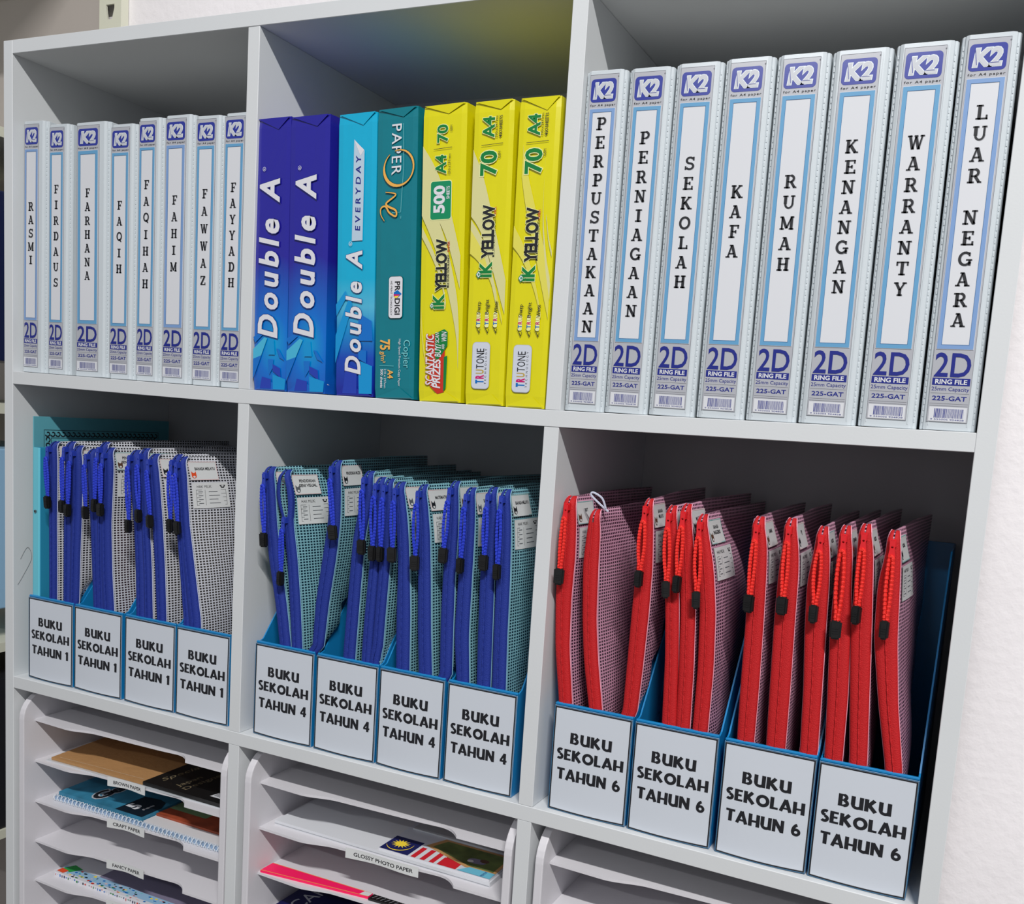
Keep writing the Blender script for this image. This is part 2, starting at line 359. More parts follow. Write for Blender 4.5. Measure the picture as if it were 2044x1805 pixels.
class Print:
    """collects flat print in a (u right, v up) plane and lays it on a surface"""
    def __init__(self): self.g = []
    def add(self, v, f, m, layer=1): self.g.append((np.asarray(v, float).reshape(-1, 2), f, m, layer))
    def place(self, v, f, m, cx, cy, sx, sy, rot=0, layer=1, anchor='c'):
        v = np.array(v, float); lo = v.min(0); hi = v.max(0)
        c = (lo+hi)/2 if anchor == 'c' else np.array([lo[0], (lo[1]+hi[1])/2])
        v = (v-c)*[sx, sy]; a = math.radians(rot); R_ = np.array([[math.cos(a), math.sin(a)], [-math.sin(a), math.cos(a)]])
        self.add(v@R_+[cx, cy], f, m, layer)
    def text(self, s, cx, cy, cap, m, length=None, rot=0, bold=0.0, shear=0.0, spacing=1.0, layer=1):
        v, f = text_geo(s, bold, shear, spacing)
        sy = cap/CAP; sx = sy if length is None else length/max(1e-6, float(np.ptp(v[:, 0])))
        self.place(v, f, m, cx, cy, sx, sy, rot, layer)
    def halo_text(self, s, cx, cy, cap, m, halo, length=None, rot=0, bold=0.02, shear=0.0, spacing=1.0, layer=1, grow=0.035):
        v, f = text_geo(s, bold, shear, spacing); sy = cap/CAP; sx = sy if length is None else length/max(1e-6, float(np.ptp(v[:, 0])))
        vh, fh = text_geo(s, bold+grow, shear, spacing)
        # the halo keeps the same letter origins, so it is scaled like the letters and shifted by their centres
        for vv, ff, mm, ly in ((vh, fh, halo, layer), (v, f, m, layer+1)):
            lo = v.min(0); hi = v.max(0); c = (lo+hi)/2
            w = (np.array(vv)-c)*[sx, sy]; a = math.radians(rot); R_ = np.array([[math.cos(a), math.sin(a)], [-math.sin(a), math.cos(a)]])
            self.add(w@R_+[cx, cy], ff, mm, ly)
    def drawn(self, s, font, cx, cy, h, m, length=None, layer=1, gap=0.1, rot=0):
        v, f = drawn_text(s, font, gap); sx = h if length is None else length/float(np.ptp(v[:, 0]))
        self.place(v, f, m, cx, cy, sx, h/float(np.ptp(v[:, 1])) if len(s) > 1 else h, rot, layer)
    def rect(self, u0, v0, u1, v1, m, layer=1, n=1):
        v = []; f = []
        for j in range(n+1):
            y = v0+(v1-v0)*j/n; v += [(u0, y), (u1, y)]
        for j in range(n): f.append((2*j, 2*j+1, 2*j+3, 2*j+2))
        self.add(v, f, m, layer)
    def frame(self, u0, v0, u1, v1, t, m, layer=1, n=1):
        self.rect(u0, v0, u1, v0+t, m, layer); self.rect(u0, v1-t, u1, v1, m, layer)
        self.rect(u0, v0+t, u0+t, v1-t, m, layer, n); self.rect(u1-t, v0+t, u1, v1-t, m, layer, n)
    def poly(self, pts, m, layer=1):
        a = sum(pts[i][0]*pts[(i+1) % len(pts)][1]-pts[(i+1) % len(pts)][0]*pts[i][1] for i in range(len(pts)))
        pts = pts if a > 0 else pts[::-1]
        self.add(pts, [tuple(range(len(pts)))], m, layer)
    def rrect(self, cx, cy, w, h, r, m, layer=1):
        pts = []
        for sx, sy, a0 in ((1, 1, 0), (-1, 1, 90), (-1, -1, 180), (1, -1, 270)):
            for i in range(5):
                a = math.radians(a0+90*i/4); pts.append((cx+sx*(w/2-r)+r*math.cos(a), cy+sy*(h/2-r)+r*math.sin(a)))
        self.poly(pts, m, layer)
    def disc(self, cx, cy, rx, ry, m, layer=1, n=12): self.poly([(cx+rx*math.cos(2*PI*i/n), cy+ry*math.sin(2*PI*i/n)) for i in range(n)], m, layer)
    def line(self, pts, w, m, layer=1):
        v, f = stroke_geo([('p', pts, w)]); self.add(v, f, m, layer)
    def taper(self, pts, ws, m, layer=1):
        V = []; Fc = []; n = len(pts)
        for i, (x, y) in enumerate(pts):
            a = pts[max(i-1, 0)]; b = pts[min(i+1, n-1)]; dx, dy = b[0]-a[0], b[1]-a[1]; d = math.hypot(dx, dy) or 1
            w = float(np.interp(i/(n-1), np.linspace(0, 1, len(ws)), ws)); V += [(x-dy/d*w/2, y+dx/d*w/2), (x+dy/d*w/2, y-dx/d*w/2)]
        for i in range(n-1): Fc.append((2*i+1, 2*i+3, 2*i+2, 2*i))
        self.add(V, Fc, m, layer)
    def build(self, name, parent, f3, eps=0.00012):
        """f3(u, v, d) gives the 3D point at height d above the surface"""
        names = []; V = []; Fc = []; fm = []
        for k, (v, f, m, ly) in enumerate(self.g):
            if m not in names: names.append(m)
            n = len(V); V += [f3(float(a), float(b), ly*eps+(k % 12)*7e-6) for a, b in v]
            Fc += [tuple(i+n for i in q) for q in f]; fm += [names.index(m)]*len(f)
        return mesh(name, V, Fc, names, parent, fm)
front = lambda y0: (lambda u, v, d: (u, y0-d, v))
top_of = lambda z0: (lambda u, v, d: (u, v, z0+d))
def spline(pts, n=8):
    out = []
    P = [pts[0]]+list(pts)+[pts[-1]]
    for i in range(1, len(P)-2):
        for k in range(n):
            t = k/n; r = []
            for c in range(len(pts[0])):
                a, b, c_, d = P[i-1][c], P[i][c], P[i+1][c], P[i+2][c]
                r.append(0.5*((2*b)+(-a+c_)*t+(2*a-5*b+4*c_-d)*t*t+(-a+3*b-3*c_+d)*t**3))
            out.append(tuple(r))
    out.append(tuple(pts[-1])); return out

# ------------------------------------------------------------------ the room
o = mesh('wall_back', *box(-3.5, 5.0, 0.275, 0.4, 0, 3.3), 'wall_paint'); o['kind'] = 'structure'
o = mesh('floor', *box(-3.5, 5.0, -5.0, 0.4, -0.05, 0), 'floor_tile'); o['kind'] = 'structure'

# ------------------------------------------------------------------ the bookcase
T = 0.0165; X0, X1, X2, X3 = 0.0, 0.38484, 0.78149, 1.18118; DEPTH = 0.255
NX = [X0-T, X1+T/2, X2+T/2, X3+T]
ZT = [1.6337, 1.6316, 1.6302, 1.6302]          # underside of the top board at the uprights
Z2 = [1.2365, 1.2345, 1.2356, 1.2418]          # top of the upper shelf
Z3 = [0.8231, 0.8237, 0.8238, 0.8206]          # top of the lower shelf
Z4 = [0.410]*4; Z5 = [0.080]*4
zt = lambda x: float(np.interp(x, NX, ZT)); z2 = lambda x: float(np.interp(x, NX, Z2)); z3 = lambda x: float(np.interp(x, NX, Z3))
case = thing('bookcase', 'white melamine bookcase of open square bays, three bays wide', 'bookcase', (0, 0, 0))
def board(name, zs_top, th, x0=None, x1=None, y0=0.0, xs=None):
    xs = [X0, X1+T/2, X2+T/2, X3] if xs is None else xs
    poly = [(x, z-th) for x, z in zip(xs, zs_top)]+[(x, z) for x, z in list(zip(xs, zs_top))[::-1]]
    return bevelled(name, prism(poly, y0, DEPTH, 'y'), 'melamine', case, 0.0005, 1)
for xa, xb in ((X0-T, X0-0.0001), (X3+0.0001, X3+T)):
    bevelled('side_panel', box(xa, xb, 0, DEPTH, 0, zt(xa)+T+(0.0 if xa < 0 else 0.0)), 'melamine', case, 0.0005, 1)
board('top_board', [z+T for z in ZT], T)
for zs in (Z2, Z3, Z4, Z5): board('shelf', zs, T)
for zlo, zhi in ((Z2, [z for z in ZT]), (Z3, [z-T for z in Z2]), (Z4, [z-T for z in Z3]), (Z5, [z-T for z in Z4])):
    for i, xa in ((1, X1), (2, X2)):
        bevelled('divider', box(xa, xa+T, 0.0004, DEPTH, zlo[i]+0.0001, zhi[i]-0.0001), 'melamine', case, 0.0005, 1)
bevelled('back_panel', box(X0-T, X3+T, DEPTH, DEPTH+0.004, 0.03, 1.648), 'back_board', case, 0.0003, 1)
bevelled('plinth', box(X0, X3, 0.03, 0.045, 0, 0.063), 'melamine', case, 0.0005, 1)
# a faint curled pencil line on the inside of the left panel
pts = spline([(0.0005, .010, .985), (0.0005, .020, 1.0), (0.0005, .026, .985), (0.0005, .014, .962), (0.0005, .006, .950)], 6)
mesh('pencil_mark', *tube(pts, 0.00025, 4), 'pencil', case)

# slotted rack on the wall left of the bookcase
rack = thing('wall_rack', 'cream slotted wall rack with thick rounded shelves left of the bookcase', 'rack', (-0.145, 0.27, 0))
slots = []
for k in range(26):
    zc = 0.2+k*0.0753+0.018
    slots.append([(-0.006, zc-.006), (0.004, zc-.006), (0.009, zc+.010), (0.009, zc+.016), (-0.009, zc+.016), (-0.009, zc+.010)])
v, f = holed([(-0.0235, 0.1), (0.0235, 0.1), (0.0235, 2.6), (-0.0235, 2.6)], slots, 0.003)
fix(mesh('upright', [(a, -0.008-c, b) for a, b, c in v], f, 'rack_cream', rack))
mesh('upright_channel', *join(box(-.0235, -.021, -.0065, .004, .1, 2.6), box(.021, .0235, -.0065, .004, .1, 2.6)), 'rack_cream', rack)
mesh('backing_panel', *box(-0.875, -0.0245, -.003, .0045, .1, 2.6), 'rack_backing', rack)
v, f = box(-0.0235-0.9, 0.0235-0.9, -.0095, .004, .1, 2.6); mesh('upright', v, f, 'rack_cream', rack)
for zs, th in ((0.55, 0.06), (0.84, 0.034), (1.19, 0.06), (1.57, 0.06), (1.98, 0.05), (2.3, 0.05)):
    poly = [(-0.255, zs-th*.2), (-0.25, zs), (-0.01, zs), (-0.01, zs-.012), (-0.235, zs-.014), (-0.238, zs-th), (-0.25, zs-th), (-0.255, zs-th*.7)]
    fix(mesh('rack_shelf', *prism(poly, -1.0, 0.035, 'x'), 'rack_cream', rack))
def pack(name, label, cat, x, w, z, h, m, prints, group=None, d=0.16):
    t = tag(bevelled(name, box(x-w, x, 0.03, 0.03+d, z, z+h), m, None, 0.002), label, cat, group)
    if prints:
        p_ = Print()
        for q in prints: p_.rect(*q)
        p_.build('printing', t, front(0.03))
    return t
pack('stationery_pack', 'dark navy pack with white lettering on the rack, upper shelf', 'pack', -0.116, 0.24, 1.2507, 0.235, 'dark_blue_pack',
     [(-.35, 1.2505, -.117, 1.275, 'bright_blue_pack'), (-.2, 1.33, -.12, 1.36, 'paper_white'), (-.2, 1.385, -.12, 1.41, 'paper_white'), (-.25, 1.30, -.118, 1.312, 'bright_blue_pack')])
pack('story_book', 'pale blue book with a dark photo on the rack, middle shelf', 'book', -0.114, 0.22, 0.8905, 0.235, 'sky_pack',
     [(-.33, 1.09, -.117, 1.115, 'maroon_pack'), (-.30, .935, -.118, .98, 'dark_wood'), (-.28, .985, -.118, 1.0, 'paper_white')])
pack('activity_book', 'black book with green and blue bands on the rack, lower shelf', 'book', -0.114, 0.22, 0.5505, 0.235, 'ink_black',
     [(-.33, .74, -.117, .77, 'green_pack'), (-.33, .70, -.117, .735, 'bright_blue_pack'), (-.33, .56, -.117, .60, 'bright_blue_pack')])

# ------------------------------------------------------------------ ring files
def ring_file(title, xl_t, xr_t, xl_b, xr_b, h, zbase, y0, which, gap, start, group, lab, pale=False, cardw=0.69):
    w = ((xr_t-xl_t)+(xr_b-xl_b))/2-0.0012
    xb = (xl_b+xr_b)/2; xt = (xl_t+xr_t)/2
    t = thing('ring_file', lab, 'file', (xb, y0, zbase+0.0006), group, (0, math.atan2(xt-xb, h), 0))
    g = min(0.0062, w*0.14); hw = w/2; D = 0.238; c = 0.0022
    # plan outline: spine, two hinge grooves, two boards
    out = [(-hw+g, 0), (hw-g, 0), (hw-g*.55, .0012), (hw-g*.45, .0030), (hw-g*.15, .0036), (hw, .0055), (hw, D)]
    inn = [(hw-c, D), (hw-c, .0068), (hw-g, .0042), (-hw+g, .0042), (-hw+c, .0068), (-hw+c, D)]
    lef = [(-hw, D), (-hw, .0055), (-hw+g*.15, .0036), (-hw+g*.45, .0030), (-hw+g*.55, .0012)]
    poly = out+inn+lef
    n = len(poly); V = []; lv = [(0, 0.0006), (0.0006, 0), (h-0.0006, 0), (h, 0.0006)]
    for z, ins in lv:
        for x, y in poly: V.append((x*(1-ins/hw), y+ins*(y < .01), z))
    F_ = []
    for k in range(3):
        for i in range(n): F_.append((k*n+i, k*n+(i+1) % n, (k+1)*n+(i+1) % n, (k+1)*n+i))
    # caps: quads between matching outer and inner points
    idx = lambda k, i: k*n+(i % n)
    strip_o = [18-1, 0, 1]  # spine
    for k in (0, 3):
        for a, b, c2, d2 in ((0, 1, 9, 10), (1, 4, 8, 9), (4, 6, 7, 8), (0, 10, 11, 15), (15, 11, 12, 13)):
            F_.append((idx(k, a), idx(k, b), idx(k, c2), idx(k, d2)))
    fix(mesh('cover', V, F_, 'pvc_white', t))
    # embossed weld along both sides of the spine: a row of small dashes, on a thin ridge
    wv = []
    for s in (-1, 1):
        x = s*(hw-g-0.0010)
        wv.append(box(x-.00035, x+.00035, -.0003, .0002, .004, h-.004))
        x2 = s*(hw-.0008)
        for k in range(60):
            z = .006+k*(h-.012)/60; wv.append(box(s*(hw-g*.34)-.0004, s*(hw-g*.34)+.0004, .0027, .00335, z, z+.0030))
    mesh('weld_seam', *join(*wv), 'pvc_white', t)
    mesh('page_block', *box(-hw+.004, hw-.004, .012, D-.006, .006, h-.012), 'page_white', t)
    # printed spine card behind the clear pocket
    cw = w*cardw; cx = -0.0008 if which == 'R' else -w*.07
    e = .0004; ct, cb = h*0.988, h*0.022
    card = mesh('spine_card', *box(cx-cw/2, cx+cw/2, -e, 0.0003, cb, ct), 'card_grey', t)
    S = lambda f_: h*(1-f_)
    p_ = Print()
    p_.frame(cx-cw/2, cb, cx+cw/2, ct, .00025, 'card_grey_dark', 1)
    bw, bh = cw*.88, h*.066; by = S(.058)
    p_.rrect(cx-cw*.01, by, bw, bh, .0035, 'badge_blue', 1)
    p_.halo_text('K2', cx-cw*.01, by, bh*.62, 'silver_print', 'pvc_clear_edge', length=bw*.76, bold=0.035, shear=0.12, layer=2, grow=0.03)
    p_.line([(cx-bw*.36, by+bh*.3), (cx-bw*.29, by-bh*.28)], .0005, 'badge_blue', 4); p_.line([(cx+bw*.06, by-bh*.22), (cx+bw*.3, by-bh*.22)], .0004, 'badge_blue', 4)
    p_.text('for A4 paper', cx, S(.1005), .0020, 'ink_black', length=cw*.88, spacing=1.2, bold=.006)
    p_.text('®', cx+bw*.55, by+bh*.56, .0012, 'ink_black')
    p_.text('2D', cx, S(.828), h*.060, 'ink_navy', length=cw*.88, bold=0.012, layer=2)
    p_.rect(cx-cw*.46, S(.8815), cx+cw*.46, S(.8625), 'ink_navy', 1)
    p_.text('RING FILE', cx, S(.872), .0036, 'paper_white', length=cw*.78, bold=0.03, layer=2)
    p_.text('25mm Capacity', cx, S(.8925), .0030, 'ink_navy', length=cw*.92, layer=1, bold=.004)
    p_.text('225-GAT', cx, S(.9155), .0036, 'ink_navy', length=cw*.84, bold=0.02, layer=1)
    for q in (.902, .929, .9345): p_.rect(cx-cw*.47, S(q)-.0002, cx+cw*.47, S(q), 'card_grey_dark', 1)
    b0, b1 = S(.976), S(.938)
    p_.rect(cx-cw*.46, b0, cx+cw*.46, b1, 'paper_white', 1)
    rnd = random.Random(5); x = cx-cw*.33
    while x < cx+cw*.38:
        ww = rnd.choice((.00025, .0004, .0006)); p_.rect(x, b0+(b1-b0)*.24, x+ww, b0+(b1-b0)*.88, 'ink_navy', 2); x += ww+rnd.choice((.00035, .0005))
    p_.text('9 555005 904828', cx, b0+(b1-b0)*.13, .0012, 'ink_navy', length=cw*.82, layer=2)
    p_.build('printing', card, front(-e))
    # the owner's title label: blue border, white field, slab letters one under another
    lw = cw*.90; lt, lb = S(.109), S(.788)
    bl = 'label_blue_pale' if pale else 'label_blue'
    lab_o = mesh('title_label', *box(cx-lw/2, cx+lw/2, -e-.0004, -e-.00003, lb, lt), 'paper_white', t)
    p_ = Print(); p_.frame(cx-lw/2+.0003, lb+.0003, cx+lw/2-.0003, lt-.0003, lw*.125, bl, 1, 1)
    p_.frame(cx-lw/2+.0003+lw*.115, lb+.0003+lw*.115, cx+lw/2-.0003-lw*.115, lt-.0003-lw*.115, .00028, 'label_blue_line', 2, 1)
    p_.build('border', lab_o, front(-e-.0004))
    p_ = Print(); hh = .0112*(h/.318)*(1.0 if which == 'R' else .95); step = gap
    lx = (.38*hh if which == 'R' else 0)
    for k, ch in enumerate(title):
        if ch == ' ': continue
        z = S(start+k*step)
        wd = SLAB[ch][0]*hh*(1.10 if which == 'R' else 1.0)
        p_.drawn(ch, SLAB, cx+.0004, z-.0003, hh, 'ink_grey', length=wd, layer=1)
        p_.drawn(ch, SLAB, cx, z, hh, 'ink_black', length=wd, layer=2)
    p_.build('lettering', lab_o, front(-e-.0004))
    return t
LEFT = [ # title, x at top (l, r), x at foot (l, r), height, first letter, step, card share
 ('RASMI', 0.0024, 0.0496, 0.0007, 0.0470, .317, .333, .0530, .60),
 ('FIRDAUS', 0.0518, 0.0920, 0.0498, 0.0918, .311, .254, .0620, .66),
 ('FARHANA', 0.0991, 0.1583, 0.0992, 0.1603, .311, .272, .0540, .66),
 ('FAQIH', 0.1609, 0.2054, 0.1616, 0.2055, .306, .312, .0620, .72),
 ('FAQIHAH', 0.2069, 0.2484, 0.2063, 0.2493, .311, .248, .0625, .68),
 ('FAHIM', 0.2500, 0.2973, 0.2502, 0.2984, .312, .310, .0620, .70),
 ('FAWWAZ', 0.2985, 0.3424, 0.2996, 0.3427, .309, .283, .0640, .70),
 ('FAYYADH', 0.3430, 0.3836, 0.3439, 0.3840, .310, .265, .0575, .76)]
RIGHT = [
 ('PERPUSTAKAAN', .7981, .8414, .7990, .8419, .3195, .152, .0538, .70),
 ('PERNIAGAAN', .8421, .8880, .8424, .8867, .3180, .197, .0553, .70),
 ('SEKOLAH', .8885, .9339, .8872, .9346, .3180, .277, .0555, .70),
 ('KAFA', .9347, .9810, .9352, .9820, .3180, .362, .0545, .70),
 ('RUMAH', .9818, 1.0288, .9825, 1.0300, .3170, .338, .0560, .70),
 ('KENANGAN', 1.0296, 1.0805, 1.0307, 1.0823, .3160, .252, .0530, .66),
 ('WARRANTY', 1.0820, 1.1318, 1.0829, 1.1333, .3165, .252, .0540, .68),
 ('LUAR NEGARA', 1.1327, 1.1786, 1.1342, 1.1808, .3185, .192, .0520, .72)]
for row, which in ((LEFT, 'L'), (RIGHT, 'R')):
    for ttl, a, b, c, d, h, st, gp, cwf in row:
        zb = z2((c+d)/2)
        ring_file(ttl, a, b, c, d, h, zb, 0.0035 if which == 'R' else 0.0100, which, gp, st,
                  'white ring files on the upper left shelf' if which == 'L' else 'white ring files on the upper right shelf',
                  'white ring file with the slab letter title %s down its spine' % ttl, pale=ttl in ('PERPUSTAKAAN', 'LUAR NEGARA', 'RASMI', 'FAHIM'), cardw=cwf)

# ------------------------------------------------------------------ paper reams
def ream(label, xl_t, xr_t, xl_b, xr_b, h, m, y0, seed, creases=()):
    w = ((xr_t-xl_t)+(xr_b-xl_b))/2-.0008; xb = (xl_b+xr_b)/2; xt = (xl_t+xr_t)/2; zb = z2(xb)
    t = thing('paper_ream', label, 'paper ream', (xb, y0, zb+.0004), 'wrapped reams on the upper middle shelf', (0, math.atan2(xt-xb, h), 0))
    # wrapper: a softened block with slightly puffed sides and folded ends
    bm = bmesh.new(); D = .208; nx, ny, nz = 8, 10, 26; rnd = random.Random(seed)
    vs = {}
    def P(i, j, k):
        if (i, j, k) in vs: return vs[(i, j, k)]
        u, v_, s = i/nx, j/ny, k/nz
        x = (u-.5)*w; y = v_*D; z = s*h
        ed = min(u, 1-u)*w; ez = min(s, 1-s)*h; ey = min(v_, 1-v_)*D
        if j == 0:
            y += .0005*math.exp(-ed/.0010)+.0008*math.exp(-ez/.002)
            if 0 < i < nx and 0 < k < nz: y += .0002*(rnd.random()-.5)
        if i in (0, nx): x -= math.copysign(.0003*math.exp(-ey/.002)+.0006*math.exp(-ez/.003), x)
        if k == nz: z -= .0012*math.exp(-ey/.004)
        if k == nz and j == 0: z += .0012*(rnd.random()-.5)
        vs[(i, j, k)] = bm.verts.new((x, y, z)); return vs[(i, j, k)]
    for i in range(nx):
        for k in range(nz):
            bm.faces.new((P(i, 0, k), P(i+1, 0, k), P(i+1, 0, k+1), P(i, 0, k+1))); bm.faces.new((P(i, ny, k), P(i, ny, k+1), P(i+1, ny, k+1), P(i+1, ny, k)))
    for j in range(ny):
        for k in range(nz):
            bm.faces.new((P(0, j, k), P(0, j, k+1), P(0, j+1, k+1), P(0, j+1, k))); bm.faces.new((P(nx, j, k), P(nx, j+1, k), P(nx, j+1, k+1), P(nx, j, k+1)))
        for i in range(nx):
            bm.faces.new((P(i, j, 0), P(i, j+1, 0), P(i+1, j+1, 0), P(i+1, j, 0))); bm.faces.new((P(i, j, nz), P(i+1, j, nz), P(i+1, j+1, nz), P(i, j+1, nz)))
    bmesh.ops.recalc_face_normals(bm, faces=bm.faces)
    me = bpy.data.meshes.new('wrapper'); bm.to_mesh(me); bm.free(); me.materials.append(M[m])
    wr = link('wrapper', me, t)
    # folded end flaps: thin triangular pleats at the foot and head of the face
    for side in (0, 1):
        zz = (lambda q: q) if side == 0 else (lambda q: h-q)
        tip = rnd.uniform(-.2, .2)*w
        V = [(-w*.46, -.0002, zz(.0010)), (w*.46, -.0002, zz(.0010)), (tip, -.0007, zz(.010+.004*rnd.random())), (-w*.46, -.0009, zz(.0014)), (w*.46, -.0009, zz(.0014))]
        F_ = [(3, 4, 2), (0, 1, 4, 3), (0, 3, 2), (4, 1, 2)]
        mesh('end_fold', V, F_ if side == 0 else [f_[::-1] for f_ in F_], m, t)
    return t, w, h
def uvp(w, h): return (lambda u: (u-.5)*w), (lambda v_: v_*h)
FY = -0.0010
def blue_facets(p_, U, V, top=.20):
    for pts, m in (([(.0, .155), (.34, top), (.42, top-.005), (.2, .115), (0, .125-.04)], 'facet_pale'),
                   ([(0, .118), (.25, .132), (.18, .105), (0, .06-.02)], 'facet_mid'),
                   ([(.52, .19), (.62, .19), (.66, .135), (.47, .135)], 'facet_cyan'),
                   ([(.45, .118), (.62, .118), (.6, .085), (.5, .06)], 'facet_mid'),
                   ([(.6, .10), (.82, .085), (.84, .05), (.6, .075)], 'facet_deep'),
                   ([(.6, .062), (.99, .045), (.97, .006), (.62, .006)], 'facet_cyan'),
                   ([(.28, .052), (.55, .043), (.55, .008), (.22, .008)], 'facet_deep'),
                   ([(.7, .16), (.78, .155), (.95, .115), (.8, .125)], 'facet_mid'),
                   ([(.0, .20), (.18, .215), (.3, .21), (.05, .178)], 'facet_mid')):
        p_.poly([(U(a), V(b)) for a, b in pts], m, 1)
def double_a(p_, w, h, u, v0, v1, cap, vr, ur):
    U, V = uvp(w, h)
    p_.halo_text('Double A', U(u), V((v0+v1)/2), cap, 'wrap_white', 'ink_navy', length=(v1-v0)*h, rot=90, bold=.03, shear=.22, spacing=1.32, layer=2, grow=.018)
    p_.line([(U(ur)+.0021*math.cos(a*PI/8), V(vr)+.0021*math.sin(a*PI/8)) for a in range(17)], .00045, 'wrap_white', 3)
    p_.text('R', U(ur), V(vr), .0022, 'wrap_white', rot=90, layer=3, bold=.01)
t, w, h = ream('royal blue paper ream beside the first white divider, left of the other royal blue one', .3990, .4453, .4023, .4535, .3005, 'wrap_royal', .004, 1)
p_ = Print(); U, V = uvp(w, h); blue_facets(p_, U, V); double_a(p_, w, h, .435, .196, .779, .0262, .815, .26); p_.build('printing', t, front(FY))
t, w, h = ream('royal blue paper ream beside the light cyan ream', .4460, .5016, .4539, .5074, .2995, 'wrap_royal', .0025, 2)
p_ = Print(); U, V = uvp(w, h); blue_facets(p_, U, V); double_a(p_, w, h, .44, .204, .788, .0262, .815, .27); p_.build('printing', t, front(FY))
p_ = Print()
for k in range(26):
    if k not in (5, 6, 12, 13, 19): p_.rect(.010, .10+k*.0062, .0135, .103+k*.0062, 'badge_pale', 1)
p_.build('side_lettering', t, (lambda xx: lambda u, v_, d: (xx+d, u, v_))(w/2-.0004))
p_ = Print(); p_.rect(.004, .010, .040, .045, 'paper_white', 1); p_.build('side_barcode', t, (lambda xx: lambda u, v_, d: (xx+d, u, v_))(w/2-.0004))
t, w, h = ream('light cyan paper ream with a pale EVERYDAY ribbon', .5098, .5612, .5209, .5712, .2990, 'wrap_cyan', .004, 3)
p_ = Print(); U, V = uvp(w, h)
for pts, m in (([(0, .22), (.36, .36), (.44, .33), (.3, .26), (0, .12)], 'facet_cyan'), ([(.6, .30), (.95, .27), (.98, .2), (.62, .2)], 'facet_mid'),
               ([(.62, .13), (.98, .11), (.98, .01), (.64, .01)], 'facet_cyan'), ([(.6, .17), (.82, .165), (.82, .12), (.62, .135)], 'facet_mid'), ([(.3, .12), (.58, .1), (.58, .01), (.2, .01)], 'facet_deep'),
               ([(0, .33), (.25, .38), (.3, .36), (.02, .29)], 'facet_cyan')):
    p_.poly([(U(a), V(b)) for a, b in pts], m, 1)
p_.poly([(U(.40), V(.555)), (U(.68), V(.555)), (U(.70), V(.865)), (U(.43), V(.907))], 'banner_grey', 1)
p_.poly([(U(.43), V(.905)), (U(.69), V(.868)), (U(.60), V(.848))], 'wrap_white', 2)
p_.text('EVERYDAY', U(.55), V(.72), .0062, 'ink_navy', length=.262*h, rot=90, spacing=1.6, bold=.02, shear=.1, layer=2)
double_a(p_, w, h, .475, .079, .52, .0195, .545, .37); p_.build('printing', t, front(FY))
t, w, h = ream('teal paper ream with an orange script O around the letters PAPER', .5621, .6114, .5725, .6255, .3010, 'wrap_teal', .003, 4)
p_ = Print(); U, V = uvp(w, h)
p_.text('PAPER', U(.50), V(.857), .0118, 'wrap_white', length=.170*h, rot=-90, spacing=1.15, bold=.004, layer=2)
ell = []
for a in range(0, 31):
    th = math.radians(115+a*11.3); r1, r2 = .66*h*.095, w*.385
    ex, ey = r2*math.cos(th), r1*1.0*math.sin(th); ta = math.radians(22)
    ell.append((U(.56)+ex*math.cos(ta)-ey*math.sin(ta)*.55, V(.795)+ex*math.sin(ta)*.6+ey*math.cos(ta)))
wt = [.0006, .0016, .0032, .0034, .0022, .0014, .0018, .0024, .0016, .0006]
p_.taper(ell, [q+.0010 for q in wt], 'script_dark', 3); p_.taper(ell, wt, 'script_gold', 4)
ne = spline([(U(.22), V(.640)), (U(.47), V(.668-.025)), (U(.25), V(.622)), (U(.25), V(.610)), (U(.48), V(.596)), (U(.52), V(.570)), (U(.38), V(.566)), (U(.26), V(.600)), (U(.14), V(.590)), (U(.12), V(.555)), (U(.20), V(.525))], 6)
ne = spline([(U(.24), V(.716)), (U(.50), V(.706)), (U(.27), V(.680)), (U(.30), V(.668)), (U(.50), V(.652)), (U(.50), V(.632)), (U(.34), V(.646)), (U(.24), V(.668)), (U(.13), V(.662)), (U(.13), V(.640)), (U(.22), V(.618))], 6)
p_.taper(ne, [.0016, .0026, .0030, .0026, .0028, .0022, .0012], 'script_dark', 3); p_.taper(ne, [.0008, .0018, .0022, .0018, .0020, .0014, .0006], 'script_gold', 4)
p_.line([(U(.66), V(.942)), (U(.68), V(.80)), (U(.62), V(.645)), (U(.40), V(.645))], .00045, 'teal_light', 2)
p_.rrect(U(.525), V(.355), w*.36, h*.146, .0035, 'script_dark', 1); p_.rrect(U(.525), V(.355), w*.34, h*.143, .0033, 'wrap_white', 2)
p_.text('PR   DIGI', U(.57), V(.352), .0062, 'ink_black', length=.115*h, rot=-90, bold=.025, layer=3)
p_.text('HD PRINT TECHNOLOGY', U(.42), V(.352), .0022, 'ink_black', length=.118*h, rot=-90, layer=3)
p_.poly([(U(.48), V(.372)), (U(.48), V(.360)), (U(.575), V(.352)), (U(.68), V(.366)), (U(.575), V(.380))], 'tone_blue', 3); p_.poly([(U(.48), V(.366)), (U(.48), V(.358)), (U(.57), V(.353)), (U(.64), V(.364))], 'tone_magenta', 4)
p_.poly([(U(.49), V(.359)), (U(.52), V(.352)), (U(.57), V(.353)), (U(.62), V(.360))], 'flag_yellow', 5)
p_.text('75', U(.27), V(.191), .0118, 'script_gold', length=.037*h, rot=-90, bold=.03, layer=2)
p_.text('g/m²', U(.21), V(.147), .0058, 'script_gold', length=.04*h, rot=-90, bold=.01, layer=2)
p_.line([(U(.14), V(.118)), (U(.50), V(.116))], .0004, 'teal_light', 2)
p_.text('A4', U(.42), V(.088), .0065, 'script_gold', length=.031*h, rot=-90, bold=.03, layer=2)
p_.text('210 x 297mm', U(.285), V(.072), .0026, 'wrap_white', length=.068*h, rot=-90, layer=2)
